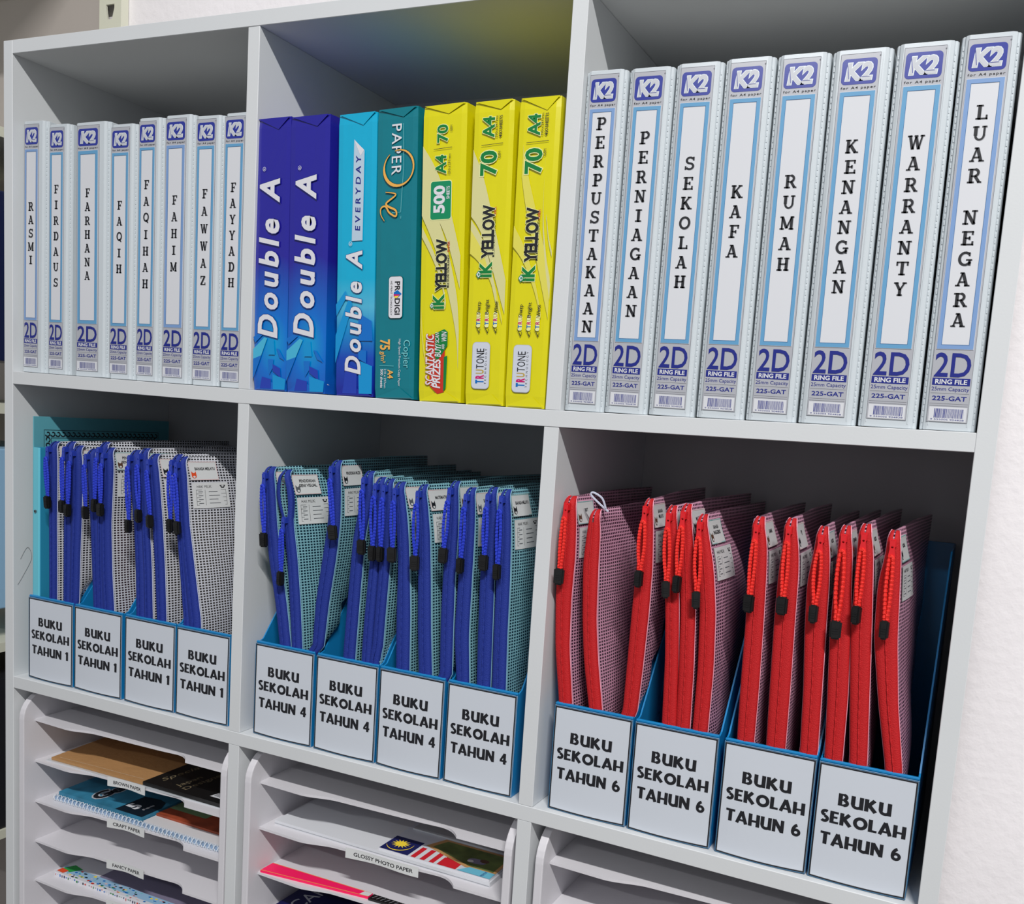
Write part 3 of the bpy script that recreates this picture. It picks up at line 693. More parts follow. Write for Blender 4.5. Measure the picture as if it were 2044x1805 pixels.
p_.text('500 sheets', U(.20), V(.072), .0032, 'wrap_white', length=.066*h, rot=-90, bold=.02, layer=2)
p_.text('Copier', U(.80), V(.158), .0078, 'teal_light', length=.098*h, rot=-90, layer=2)
p_.text('High Speed Premium Copy Paper', U(.64), V(.128), .0026, 'wrap_white', length=.165*h, rot=-90, layer=2)
p_.text('TM', U(.62), V(.628), .0014, 'teal_light', rot=-90, layer=2)
p_.build('printing', t, front(FY))
def swooshes(p_, U, V, kind):
    def band(c0, w0, w1, m, layer):
        L = spline(c0, 10); V_ = []; F_ = []; n = len(L)
        for i, (a, b) in enumerate(L):
            q = i/(n-1); wd = (w0+(w1-w0)*q)*8.5; a = max(.02, min(.98, a)); V_ += [(U(a), V(b-wd/2)), (U(a), V(b+wd/2))]
        for i in range(n-1): F_.append((2*i, 2*i+2, 2*i+3, 2*i+1))
        p_.add(V_, F_, m, layer)
    S_ = {'a': [([(.0, .70), (.3, .60), (.62, .46), (.86, .30), (.93, .18)], .014, .016, 'swoosh_cream'), ([(0, .785), (.3, .72), (.62, .61), (.93, .44)], .020, .013, 'swoosh_cream'), ([(.03, .58), (.3, .50), (.5, .42), (.62, .33)], .004, .003, 'swoosh_cream'), ([(.04, .30), (.1, .2), (.2, .12)], .007, .001, 'swoosh_pale')],
          'b': [([(.0, .74), (.3, .66), (.62, .52), (.95, .36)], .026, .013, 'swoosh_cream'), ([(.0, .55), (.3, .50), (.6, .42), (.9, .28)], .010, .002, 'swoosh_pale'), ([(.02, .60), (.3, .54), (.5, .47), (.72, .36)], .004, .005, 'swoosh_cream')],
          'c': [([(.15, .80), (.3, .70), (.62, .54), (.97, .36)], .012, .016, 'swoosh_pale'), ([(.70, .80), (.72, .62), (.84, .48), (.98, .38)], .003, .006, 'swoosh_cream'), ([(.02, .56), (.3, .50), (.6, .40), (.8, .30)], .008, .002, 'swoosh_pale'), ([(.8, .62), (.88, .55), (.98, .50)], .002, .002, 'swoosh_cream')]}
    for c0, a, b, m in S_[kind]: band(c0, a, b, m, 1)
def emblem(p_, x, y, s):
    p_.poly([(x-s, y), (x-s*.2, y-s*1.1), (x+s*.9, y-s*.4), (x+s*.5, y), (x+s*.9, y+s*.4), (x-s*.2, y+s*1.1)], 'badge_green', 3)
    p_.poly([(x-s*.75, y), (x-s*.15, y-s*.8), (x+s*.55, y-s*.25), (x+s*.3, y), (x+s*.55, y+s*.25), (x-s*.15, y+s*.8)], 'wrap_white', 4)
    p_.disc(x, y, s*.25, s*.35, 'badge_green', 5)
def clip_ream(t, p_, w, h):
    o_ = p_.build('printing', t, front(FY))
    for v_ in o_.data.vertices:
        v_.co.x = max(-w/2+.0008, min(w/2-.0008, v_.co.x))
t, w, h = ream('yellow paper ream with a green 500 badge, beside the teal ream', .6192, .6695, .6285, .6840, .3010, 'wrap_yellow', .003, 5)
p_ = Print(); U, V = uvp(w, h); swooshes(p_, U, V, 'a')
p_.halo_text('70', U(.47), V(.901), .0118, 'leaf_green', 'yellow_halo', length=.0585*h, rot=90, bold=.025, layer=3)
p_.text('GSM', U(.665), V(.916), .0026, 'ink_black', rot=90, layer=3, length=.02*h)
p_.line([(U(.27), V(.8515)), (U(.69), V(.854))], .0005, 'ink_black', 3)
p_.halo_text('A4', U(.44), V(.800), .0118, 'leaf_green', 'yellow_halo', length=.0625*h, rot=90, bold=.03, layer=3)
p_.text('210 x 297 mm', U(.635), V(.800), .0028, 'ink_black', rot=90, layer=3, length=.066*h)
p_.rrect(U(.455), V(.682), w*.50, h*.131, .003, 'yellow_halo', 2); p_.rrect(U(.455), V(.682), w*.47, h*.126, .0026, 'badge_green', 3)
p_.text('500', U(.42), V(.685), .0122, 'wrap_white', length=.092*h, rot=90, bold=.04, layer=4)
p_.text('SHEETS', U(.62), V(.706), .0035, 'wrap_white', length=.042*h, rot=90, bold=.02, layer=4)
p_.halo_text('YELLOW', U(.50), V(.466), .0120, 'ink_black', 'yellow_halo', length=.176*h, rot=90, bold=.045, layer=3)
p_.halo_text('iK', U(.45), V(.344), .0125, 'leaf_green', 'yellow_halo', length=.052*h, rot=90, bold=.04, layer=3)
emblem(p_, U(.30), V(.330), .0030)
p_.text('MULTIFUNCTION BUSINESS', U(.66), V(.445), .0024, 'ink_black', length=.11*h, rot=90, layer=3, bold=.006)
p_.text('PAPER', U(.66), V(.527), .0024, 'ink_red', length=.035*h, rot=90, layer=3, bold=.02)
p_.poly([(U(.22), V(.225)), (U(.40), V(.235)), (U(.62), V(.20)), (U(.62), V(.035)), (U(.46), V(.028)), (U(.28), V(.055))], 'promo_red', 2)
p_.poly([(U(.38), V(.235)), (U(.60), V(.250)), (U(.68), V(.24)), (U(.68), V(.195)), (U(.56), V(.165)), (U(.46), V(.145)), (U(.40), V(.14))], 'leaf_green', 3)
p_.poly([(U(.60), V(.155)), (U(.68), V(.16)), (U(.66), V(.05)), (U(.60), V(.035))], 'leaf_green', 3)
p_.halo_text('SCANTASTIC', U(.27), V(.145), .0092, 'wrap_white', 'promo_red', length=.178*h, rot=90, bold=.02, shear=.2, layer=4)
p_.halo_text('PRIZES', U(.44), V(.098), .0086, 'wrap_white', 'promo_red', length=.102*h, rot=90, bold=.03, shear=.2, layer=4)
p_.text('BUY/', U(.46), V(.178), .0072, 'wrap_white', length=.046*h, rot=90, bold=.02, shear=.2, layer=5)
p_.text('SCAN', U(.44), V(.221), .0045, 'wrap_white', length=.036*h, rot=90, bold=.01, shear=.2, layer=5)
p_.text('WIN', U(.60), V(.225), .0058, 'wrap_white', length=.034*h, rot=90, bold=.02, shear=.2, layer=5)
p_.text('AND', U(.58), V(.190), .0030, 'wrap_white', length=.018*h, rot=90, bold=.02, layer=5)
clip_ream(t, p_, w, h)
def yellow(label, a, b, c, d, hh, seed, kind, dv):
    t, w, h = ream(label, a, b, c, d, hh, 'wrap_yellow', .003, seed); p_ = Print(); U, V = uvp(w, h); swooshes(p_, U, V, kind)
    p_.halo_text('A4', U(.39), V(.912+dv*.2), .0125, 'leaf_green', 'yellow_halo', length=.068*h, rot=90, bold=.03, layer=3)
    p_.text('210 x 297 mm', U(.585), V(.912+dv*.2), .0028, 'ink_black', rot=90, layer=3, length=.070*h)
    p_.text('450 SHEETS', U(.69), V(.912+dv*.2), .0032, 'ink_black', rot=90, layer=3, length=.070*h, bold=.015)
    p_.line([(U(.22), V(.855)), (U(.76), V(.858))], .0005, 'ink_black', 3)
    p_.halo_text('70', U(.42), V(.797), .0172, 'leaf_green', 'yellow_halo', length=.080*h, rot=90, bold=.03, layer=3)
    p_.text('GSM', U(.68), V(.822), .0030, 'ink_black', rot=90, layer=3, length=.022*h)
    p_.halo_text('YELLOW', U(.47), V(.575+dv), .0125, 'ink_black', 'yellow_halo', length=.176*h, rot=90, bold=.045, layer=3)
    p_.halo_text('iK', U(.44), V(.452+dv), .0130, 'leaf_green', 'yellow_halo', length=.052*h, rot=90, bold=.04, layer=3)
    emblem(p_, U(.27), V(.436+dv), .0036)
    p_.text('MULTIFUNCTION BUSINESS', U(.62), V(.555+dv), .0026, 'ink_black', length=.125*h, rot=90, layer=3, bold=.006)
    p_.text('PAPER', U(.63), V(.640+dv), .0026, 'ink_red', length=.032*h, rot=90, layer=3, bold=.02)
    for k, wd in enumerate(('Sharp', 'Bright', 'White')):
        u_ = .30+k*.215; v0 = .268+dv*.6
        p_.rrect(U(u_), V(v0+.018), w*.10, h*.05, .0015, 'yellow_halo', 2)
        for j, (c_, m) in enumerate((('T', 'tone_blue'), ('R', 'tone_magenta'), ('U', 'tone_gold'))):
            p_.text(c_, U(u_), V(v0+.006+j*.0128), .0042, m, rot=90, layer=3, bold=.03 if j < 2 else .0, length=.0105*h)
        p_.text(wd, U(u_+.01), V(v0+.036+.006+len(wd)*.0031), .0040, 'ink_black', rot=90, layer=3, length=len(wd)*.0082*h, bold=.008)
        p_.taper([(U(u_-.075), V(v0-.001)), (U(u_+.035), V(v0-.026)), (U(u_+.05), V(v0-.012))], [.0003, .0012, .0008], 'ink_black', 3)
    cu_, cv = .40, .133+dv*.35
    p_.rrect(U(cu_), V(cv), w*.46, h*.158, .0045, 'card_grey', 2); p_.rrect(U(cu_), V(cv), w*.44, h*.155, .0042, 'badge_pale', 3)
    xs = 0
    for j, (c_, m, adv) in enumerate((('T', 'tone_blue', .0155), ('R', 'tone_magenta', .0165), ('U', 'tone_gold', .0170), ('T', 'ink_black', .0165), ('O', 'ink_black', .0195), ('N', 'ink_black', .0185), ('E', 'ink_black', .0135))):
        p_.text(c_, U(.385), V(cv-.062+xs+adv/2), .0088, m, rot=90, layer=4, length=adv*.82*h, bold=.045 if j < 2 else (.02 if j == 2 else .0)); xs += adv*1.03
    p_.text('TECHNOLOGY', U(.53), V(cv-.003), .0022, 'ink_black', length=.118*h, rot=90, spacing=2.0, layer=4)
    clip_ream(t, p_, w, h)
yellow('yellow paper ream marked 450 SHEETS, between the other two yellow reams', .6785, .7249, .6867, .7329, .3010, 6, 'b', 0)
yellow('yellow paper ream marked 450 SHEETS, beside the second divider', .7296, .7762, .7338, .7795, .3010, 7, 'c', -.012)
# ------------------------------------------------------------------ magazine boxes
HOLD = {'1': [(.0183, .1036), (.1068, .1936), (.1991, .2858), (.2882, .3744)],
        '4': [(.4146, .5018), (.5055, .5915), (.5938, .6791), (.6830, .7682)],
        '6': [(.8116, .8982), (.9005, .9870), (.9922, 1.0805), (1.0822, 1.1706)]}
PLACE = {'1': ['beside the left side panel', 'second from the left side panel', 'third from the left side panel', 'beside the first divider'],
         '4': ['standing rightmost of its bay but three', '', '', ''], '6': ['', '', '', '']}
HB = .303; FH = .1125; HD = .243
def slots_for(side):
    S_ = []
    for k in range(4):
        for j in range(3):
            y = .052+j*.038+k*.009; z = .040+k*.048
            if z > FH-.015+max(0, (y-.012))*1.2 or z > .23: continue
            S_.append([(y-.003, z-.015), (y+.001, z-.016), (y+.008, z+.013), (y+.007, z+.016), (y+.003, z+.016)])
    return S_
SIDE = [(0, 0), (HD, 0), (HD, HB), (.150, HB), (.142, HB-.006), (.010, FH+.003), (.002, FH), (0, FH)]
SIDE_V, SIDE_F = holed(SIDE, slots_for(0), .0016)
def magazine_box(year, k, x0, x1, zb, label, group):
    w = x1-x0; cx = (x0+x1)/2
    t = thing('magazine_box', label, 'magazine box', (cx, .010, zb+.0004), group)
    hw = w/2-.0012
    for s in (-1, 1):
        fix(mesh('side_wall', [(s*hw+c, a, b) for a, b, c in SIDE_V], SIDE_F, 'box_blue', t))
    bevelled('front_wall', box(-hw, hw, 0, .0016, 0, FH), 'box_blue', t, .0003, 1)
    bevelled('back_wall', box(-hw, hw, HD-.0016, HD, 0, HB), 'box_blue', t, .0003, 1)
    bevelled('base', box(-hw, hw, .0016, HD-.0016, 0, .0016), 'box_blue', t, .0003, 1)
    bevelled('rim', box(-hw-.0008, hw+.0008, -.0006, .0028, FH-.0004, FH+.0022), 'box_blue', t, .0006, 1)
    # laminated label, bowing away from the box towards its foot
    lw = w-.0006; lh = FH-.0012; rnd = random.Random(int(year)*10+k); bow = rnd.uniform(.0008, .0024)
    def surf(u, v_, d):
        a = (u/(lw/2)); return (u, -.0010-bow*(1-a*a)*max(0., 1-v_/lh)**1.2-d, v_+.0004-.0006*(1-a*a)*(1-v_/lh)**2)
    nx, nz = 8, 8; V_ = []; F_ = []
    for d in (0, -.0005):
        for j in range(nz+1):
            for i in range(nx+1): V_.append(surf(-lw/2+lw*i/nx, lh*j/nz, d))
    n1 = (nx+1)*(nz+1)
    for j in range(nz):
        for i in range(nx):
            a = j*(nx+1)+i; F_.append((a, a+1, a+nx+2, a+nx+1)); F_.append((n1+a, n1+a+nx+1, n1+a+nx+2, n1+a+1))
    card = mesh('label_card', V_, F_, 'card_label', t, smooth=False)
    pb = Print()
    def strip(a, b, wd, m, layer):
        L = [(a[0]+(b[0]-a[0])*i/10, a[1]+(b[1]-a[1])*i/10) for i in range(11)]; pb.line(L, wd, m, layer)
    for ins, wd, m, ly in ((.0004, .0008, 'laminate_edge', 1), (.0016, .0013, 'ink_black', 2)):
        xa, xb, za, zc = -lw/2+ins, lw/2-ins, ins, lh-ins
        strip((xa-wd/2, za), (xb+wd/2, za), wd, m, ly); strip((xa-wd/2, zc), (xb+wd/2, zc), wd, m, ly); strip((xa, za), (xa, zc), wd, m, ly); strip((xb, za), (xb, zc), wd, m, ly)
    pb.build('border', card, surf)
    pt = Print(); hh = .0128
    pt.drawn('BUKU', POST, 0, lh*.715, hh, 'ink_black', length=lw*.535, gap=.09)
    pt.drawn('SEKOLAH', POST, 0, lh*.552, hh, 'ink_black', length=lw*.86, gap=.08)
    pt.drawn('TAHUN '+year, POST, 0, lh*.365, hh, 'ink_black', length=lw*.82, gap=.08)
    pt.build('lettering', card, surf, .0003)
    return t
BAYS = {'1': 'left bay', '4': 'middle bay', '6': 'right bay'}
ORD = {'1': ['beside the left side panel', 'second from the left side panel', 'third from the left side panel', 'against the first divider'],
       '4': ['nearest the first divider', 'second from the first divider', 'second from the second divider', 'against the second divider'],
       '6': ['nearest the second divider', 'second from the second divider', 'second from the right side panel', 'nearest the right side panel']}
for yr, L in HOLD.items():
    for k, (a, b) in enumerate(L):
        magazine_box(yr, k, a, b, z3((a+b)/2), 'blue magazine box labelled BUKU SEKOLAH TAHUN %s, %s, %s' % (yr, BAYS[yr], ORD[yr][k]), 'magazine boxes labelled TAHUN %s' % yr)

# ------------------------------------------------------------------ zipped mesh pouches
POUCHES = [
 ('P1',[(0.0592, 0.9349, 0.005), (0.0589, 0.9914, 0.0052), (0.0582, 1.0407, 0.0051), (0.058, 1.0896, 0.0056), (0.0573, 1.1252, 0.0063), (0.057, 1.1469, 0.0051)],(0.0621, 1.0726)),
 ('P2',[(0.0869, 0.9347, 0.0056), (0.0869, 0.995, 0.0058), (0.087, 1.0439, 0.0057), (0.0884, 1.0925, 0.0055), (0.0886, 1.1278, 0.0059), (0.088, 1.1492, 0.005)],(0.0898, 1.0698)),
 ('P3',[(0.0994, 0.9324, 0.0069), (0.1007, 0.9967, 0.0069), (0.1025, 1.0457, 0.0073), (0.1032, 1.094, 0.0075), (0.1029, 1.1258, 0.0077), (0.1016, 1.1451, 0.0054)],(0.1, 1.066)),
 ('P4',[(0.1449, 0.9359, 0.0074), (0.1415, 0.9858, 0.0071), (0.1376, 1.0495, 0.0071), (0.1323, 1.0967, 0.0071), (0.1287, 1.1249, 0.0067), (0.1273, 1.1429, 0.0049)],(0.1326, 1.0663)),
 ('P5',[(0.1523, 0.9345, 0.0045), (0.1493, 0.9868, 0.0049), (0.148, 1.0507, 0.0049), (0.1493, 1.0984, 0.0057), (0.1502, 1.133, 0.0059), (0.1503, 1.1533, 0.0048)],(0.149, 1.0774)),
 ('P6',[(0.163, 0.9329, 0.0084), (0.1582, 0.988, 0.0084), (0.1561, 1.0516, 0.0079), (0.1583, 1.0992, 0.0079), (0.1594, 1.1275, 0.0078), (0.1585, 1.1469, 0.0056)],(0.1594, 1.073)),
 ('P7',[(0.2217, 0.9362, 0.007), (0.2194, 0.996, 0.007), (0.2143, 1.0581, 0.0063), (0.2081, 1.104, 0.0072), (0.2055, 1.1284, 0.0076), (0.2041, 1.1475, 0.0051)],(0.2093, 1.0573)),
 ('P8',[(0.2342, 0.9365, 0.0051), (0.2314, 0.9976, 0.005), (0.2261, 1.0594, 0.005), (0.2228, 1.1054, 0.0054), (0.2212, 1.1328, 0.0058), (0.2208, 1.1508, 0.0046)],(0.2262, 1.0723)),
 ('P9',[(0.2564, 0.9391, 0.0062), (0.2523, 1.0004, 0.0066), (0.2467, 1.0617, 0.0066), (0.2409, 1.1071, 0.007), (0.2374, 1.1312, 0.007), (0.2359, 1.1452, 0.005)],(0.2457, 1.0675)),
 ('P10',[(0.2999, 0.945, 0.0044), (0.2925, 1.0057, 0.0048), (0.2848, 1.0659, 0.0052), (0.2792, 1.1108, 0.0056), (0.2762, 1.1316, 0.0056), (0.2752, 1.1477, 0.0044)],(0.2798, 1.0659)),
 ('P11',[(0.3124, 0.9454, 0.008), (0.3012, 1.0069, 0.0076), (0.2909, 1.0666, 0.0068), (0.2862, 1.1114, 0.0068), (0.2842, 1.1323, 0.0068), (0.2829, 1.1456, 0.0048)],(0.2915, 1.0645)),
 ('Q1',[(0.4552, 0.9339, 0.0069), (0.4459, 0.9874, 0.0069), (0.4339, 1.0415, 0.0073), (0.4268, 1.0822, 0.0073), (0.4231, 1.1176, 0.0073), (0.4207, 1.1454, 0.0059)],(0.4268, 1.0657)),
 ('Q2',[(0.4721, 0.9367, 0.0062), (0.4667, 0.9904, 0.0065), (0.46, 1.0448, 0.0061), (0.4526, 1.0851, 0.0058), (0.4469, 1.1186, 0.0085), (0.4441, 1.1438, 0.0051)],(0.4536, 1.0236)),
 ('Q3',[(0.5021, 0.9403, 0.0067), (0.5058, 0.9961, 0.008), (0.5134, 1.0515, 0.0082), (0.5181, 1.0923, 0.0072), (0.5177, 1.1321, 0.0065), (0.5161, 1.1607, 0.0052)],(0.5253, 1.0858)),
 ('Q4',[(0.547, 0.9478, 0.0071), (0.5504, 1.0228, 0.007), (0.5531, 1.0764, 0.0067), (0.5598, 1.1153, 0.0066), (0.5615, 1.1363, 0.0063), (0.5617, 1.1526, 0.005)],(0.5655, 1.0741)),
 ('Q5',[(0.5714, 0.9519, 0.006), (0.5728, 0.9925, 0.006), (0.5757, 1.0462, 0.0056), (0.5769, 1.0989, 0.0056), (0.5779, 1.1276, 0.0056), (0.5776, 1.1472, 0.0043)],(0.5799, 1.0689)),
 ('Q6',[(0.585, 0.9528, 0.006), (0.5866, 0.9946, 0.0059), (0.5891, 1.0479, 0.0059), (0.5896, 1.1003, 0.0058), (0.5898, 1.1288, 0.0055), (0.5885, 1.1464, 0.0043)],(0.5907, 1.0693)),
 ('Q7',[(0.6202, 0.9359, 0.0076), (0.6173, 1.0011, 0.0079), (0.615, 1.0494, 0.0064), (0.6103, 1.097, 0.0064), (0.605, 1.1283, 0.006), (0.6022, 1.1445, 0.0049)],(0.6061, 1.0704)),
 ('Q8',[(0.6504, 0.933, 0.0074), (0.6454, 0.9892, 0.0074), (0.6421, 1.045, 0.007), (0.639, 1.0923, 0.0062), (0.6348, 1.125, 0.0055), (0.6321, 1.1444, 0.004)],(0.636, 1.0651)),
 ('Q9',[(0.6761, 0.9376, 0.0066), (0.6738, 1.0016, 0.0069), (0.6731, 1.0492, 0.0065), (0.6744, 1.098, 0.0057), (0.6741, 1.1275, 0.005), (0.6722, 1.1516, 0.0043)],(0.6712, 1.0778)),
 ('Q10',[(0.6983, 0.9336, 0.0068), (0.6928, 0.9887, 0.0079), (0.6931, 1.044, 0.0074), (0.694, 1.0987, 0.0063), (0.6938, 1.125, 0.0056), (0.6925, 1.1468, 0.0046)],(0.6928, 1.0697)),
 ('Q11',[(0.7237, 0.9342, 0.0074), (0.7214, 1.0011, 0.0077), (0.7199, 1.0555, 0.0076), (0.7202, 1.1064, 0.0062), (0.7199, 1.1292, 0.0055), (0.7185, 1.1496, 0.0045)],(0.7207, 1.0763)),
 ('Q12',[(0.7424, 0.9345, 0.0073), (0.7401, 0.9962, 0.0072), (0.7392, 1.0504, 0.0072), (0.7379, 1.1038, 0.0061), (0.7362, 1.1294, 0.0058), (0.7343, 1.1489, 0.0044)],(0.7372, 1.0688)),
 ('S1',[(0.8208, 0.9382, 0.0065), (0.8127, 0.9956, 0.007), (0.81, 1.046, 0.0078), (0.8102, 1.0934, 0.0086), (0.8104, 1.1246, 0.0068), (0.8089, 1.1492, 0.0055)],(0.8084, 1.0735)),
 ('S2',[(0.8549, 0.936, 0.0064), (0.8456, 0.9866, 0.007), (0.8404, 1.0289, 0.0068), (0.8373, 1.0854, 0.0075), (0.8378, 1.1165, 0.0063), (0.8375, 1.1385, 0.0039)],None),
 ('S3',[(0.8918, 0.9388, 0.0068), (0.8932, 0.9877, 0.0076), (0.8942, 1.0442, 0.0081), (0.8946, 1.0901, 0.0075), (0.8939, 1.1271, 0.0057), (0.8929, 1.1549, 0.0034)],(0.8937, 1.0827)),
 ('S4',[(0.9342, 0.9372, 0.0071), (0.9309, 1.0012, 0.0062), (0.9264, 1.0559, 0.0062), (0.9216, 1.0963, 0.0067), (0.919, 1.1259, 0.0059), (0.9167, 1.1506, 0.0039)],(0.9221, 1.0761)),
 ('S5',[(0.9481, 0.9372, 0.0064), (0.9462, 0.9969, 0.0067), (0.943, 1.0515, 0.0066), (0.9376, 1.0984, 0.0069), (0.9336, 1.1276, 0.0061), (0.9312, 1.1537, 0.0041)],(0.9328, 1.0828)),
 ('S6',[(0.9657, 0.9379, 0.0069), (0.9655, 1.0003, 0.0071), (0.9625, 1.0544, 0.0071), (0.9561, 1.0981, 0.0073), (0.9509, 1.1242, 0.006), (0.9478, 1.1455, 0.0038)],(0.953, 1.0703)),
 ('S7',[(1.011, 0.9357, 0.0076), (1.01, 0.9879, 0.0082), (1.0085, 1.0521, 0.0078), (1.0066, 1.0994, 0.0078), (1.0056, 1.126, 0.0068), (1.0022, 1.1491, 0.0044)],(1.0037, 1.0742)),
 ('S8',[(1.0402, 0.9352, 0.0084), (1.0385, 0.9931, 0.0089), (1.0364, 1.0564, 0.0089), (1.0355, 1.1032, 0.0085), (1.035, 1.1265, 0.0067), (1.0322, 1.1508, 0.0042)],(1.0346, 1.0766)),
 ('S9',[(1.0711, 0.9353, 0.0075), (1.0684, 0.9986, 0.0078), (1.0651, 1.053, 0.0089), (1.0632, 1.0961, 0.0092), (1.0636, 1.1253, 0.0065), (1.0621, 1.1465, 0.0038)],(1.0637, 1.0733)),
 ('S10',[(1.0939, 0.9354, 0.0074), (1.0914, 0.995, 0.0085), (1.0874, 1.0565, 0.0085), (1.085, 1.1022, 0.0067), (1.0839, 1.1294, 0.0058), (1.0817, 1.1495, 0.0038)],(1.0845, 1.0619)),
 ('S11',[(1.116, 0.9386, 0.0072), (1.1107, 0.9986, 0.0079), (1.1054, 1.0594, 0.0086), (1.103, 1.1046, 0.0071), (1.1014, 1.1315, 0.0063), (1.0988, 1.1528, 0.004)],(1.101, 1.078)),
 ('S12',[(1.1476, 0.9354, 0.0067), (1.136, 0.9957, 0.0079), (1.1273, 1.0553, 0.0095), (1.1247, 1.1046, 0.0087), (1.1256, 1.1286, 0.0061), (1.124, 1.1499, 0.0042)],(1.1261, 1.0684))]
ZB = .8262
def arr(pts): return np.array(pts)
def prof(pts):
    """front centre line and half width as functions of height, smoothed"""
    a = np.array(sorted(pts, key=lambda q: q[1])); zs = np.linspace(a[0, 1], a[-1, 1], 60)
    def sm(col):
        y = np.interp(zs, a[:, 1], a[:, col]); k = np.array([1, 2, 3, 4, 3, 2, 1.])/16
        yp = np.concatenate([[y[0]+(y[0]-y[1])*i for i in (3, 2, 1)], y, [y[-1]+(y[-1]-y[-2])*i for i in (1, 2, 3)]]); return np.convolve(yp, k, 'valid')
    xs, hs = sm(0), sm(2)
    return (lambda z: float(np.interp(z, zs, xs))), (lambda z: float(np.interp(z, zs, hs))), a[-1, 1]
HAK = {}
def pouch(key, pts, end, style, bayspan, subject, icon, label, group, depth=.232, opened=False, loop=False, room=.03):
    fab, seam, tape, tdark, slid, cord = {'w': ('fabric_white', 'seam_white', 'zip_blue', 'zip_blue_dark', 'slider_blue', 'cord_blue'),
        't': ('fabric_teal', 'seam_teal', 'zip_blue', 'zip_blue_dark', 'slider_blue', 'cord_blue'),
        'r': ('fabric_pink', 'seam_pink', 'zip_red', 'zip_red_dark', 'slider_red', 'cord_red')}[style]
    fx, fh, ztop = prof(pts); zt_ = ztop+.0012; R_ = .009; zlow = pts[0][1]
    # which box it stands in
    box_ = min(bayspan, key=lambda q: abs((q[0]+q[1])/2-pts[0][0])); lo_, hi_ = box_[0]+.0065, box_[1]-.0065
    xbk = min(max(pts[0][0]-.006, lo_), hi_)
    t = thing('mesh_pouch', label, 'pouch', (xbk, .02, ZB), group)
    ox, oy, oz = t.location
    Y0 = .0135
    def cxz(z):
        x = fx(max(z, zlow)); q = min(1., max(0., (zlow+.004-z)/.012)); hw0 = fh(zlow)+.0012
        return x+(min(max(x, box_[0]+.0022+hw0), box_[1]-.0022-hw0)-x)*q
    def centre(y, z):
        s = min(1., max(0., (y-Y0)/(depth-Y0))); s = s*s*(3-2*s)*.35+s*.65
        return cxz(z)*(1-s)+xbk*s
    def half(y, z, side=1):
        s = min(1., max(0., (y-Y0)/(depth-Y0))); b = fh(max(z, zlow))
        top = min(1., max(0., (zt_-z-.012)/.055)); low = min(1., max(.25, (z-ZB)/.10))
        swell = max(0., min(.017, room*.56)-b)*top*low if side > 0 else 0.
        body = b*(1-.80*s)+swell*math.sin(min(1., s*2.6)*PI/2)*(1-s)**1.1
        edge = .30+.70*min(1., max(0., (zt_-z)/.03)+(1. if s < .02 else 0.))
        return max(.0012, min(body, b+swell)*edge)
    def ztp(y): 
        q = y-Y0; base = zt_+.004*min(1, max(0, q)/.12)
        return base-R_*(1-math.sqrt(max(0., 1-(1-min(1, q/R_))**2)))
    ys = [Y0, Y0+.0015, Y0+.004, Y0+.009, .035, .06, .09, .13, .17, .205, depth]; nv = 26
    V = []; UV = []; F_ = []
    for s in (1, -1):
        for i, y in enumerate(ys):
            zt2 = ztp(y)
            for j in range(nv+1):
                z = ZB+(zt2-ZB)*j/nv
                hx = half(y, z, s)
                wob = .0007*math.sin(z*70+y*40+ord(key[-1]))*(1 if i > 3 else 0)
                xx = centre(y, z)+s*hx+wob
                if z-ZB < min(HB, FH+(y-.012)*1.22)-.002: xx = min(max(xx, box_[0]+.0024), box_[1]-.0024)
                V.append((xx-ox, y-oy, z-oz)); UV.append((y/.0044+(0 if s > 0 else .5), z/.0033))
    n1 = len(ys)*(nv+1)
    for s in (0, 1):
        for i in range(len(ys)-1):
            for j in range(nv):
                a = s*n1+i*(nv+1)+j; q = (a, a+nv+1, a+nv+2, a+1); F_.append(q if s == 0 else q[::-1])
    for i in range(len(ys)-1):
        a = i*(nv+1)+nv; F_.append((a, a+nv+1, n1+a+nv+1, n1+a))
    for j in range(nv):
        a = (len(ys)-1)*(nv+1)+j; F_.append((a, n1+a, n1+a+1, a+1))
    mesh('mesh_body', V, F_, fab, t, smooth=True, uvs=UV)
    # zipper tape: two halves folded round the front edge, ridge of coil between
    path = []  # (z, y)
    zs_ = list(np.linspace(ZB+.002, zt_-R_, 34)); path = [(z, Y0) for z in zs_]+[(zt_-R_+R_*math.sin(a), Y0+R_*(1-math.cos(a))) for a in (.3, .6, .9, 1.2, 1.5)]
    def split(z): # an unzipped stretch near the top
        if not opened: return 0.
        z0 = opened; return .0046*math.sin(PI*min(1, max(0, (z-z0)/(zt_-.004-z0))))**.8 if z > z0 else 0.
    for side in (-1, 1):
        V = []; F_ = []; n = 5
        for z, y in path:
            hw = fh(max(z, zlow)); x = cxz(z) if z < zt_-R_ else cxz(zt_-R_)
            hw = min(hw, .0095) if y > Y0+.001 else hw
            if y > Y0+.001: hw = hw*(1-.35*min(1, (y-Y0)/R_))
            g = split(z); o_ = side*g
            yy = y-.0010; up = (z-(zt_-R_)) if y > Y0 else 0
            dz = .0010 if y > Y0+.0005 else 0; yc = yy-.0012 if dz == 0 else yy
            wv = (.0008*0)
            V += [(x+o_+side*(.0007)-ox, yc-oy, z+dz-oz), (x+o_+side*hw*.45-ox, yc-oy-.0002, z+dz-oz), (x+o_+side*(hw*.86)-ox, yc+.0004-oy, z+dz-oz),
                  (x+o_*.6+side*(hw+.0004)-ox, yc+.0020-oy, z+dz*.5-oz), (x+o_*.6+side*(hw+.0005)-ox, yc+.0050-oy, z-oz)]
        for i in range(len(path)-1):
            for k in range(n-1):
                a = i*n+k; q = (a, a+1, a+n+1, a+n); F_.append(q if side > 0 else q[::-1])
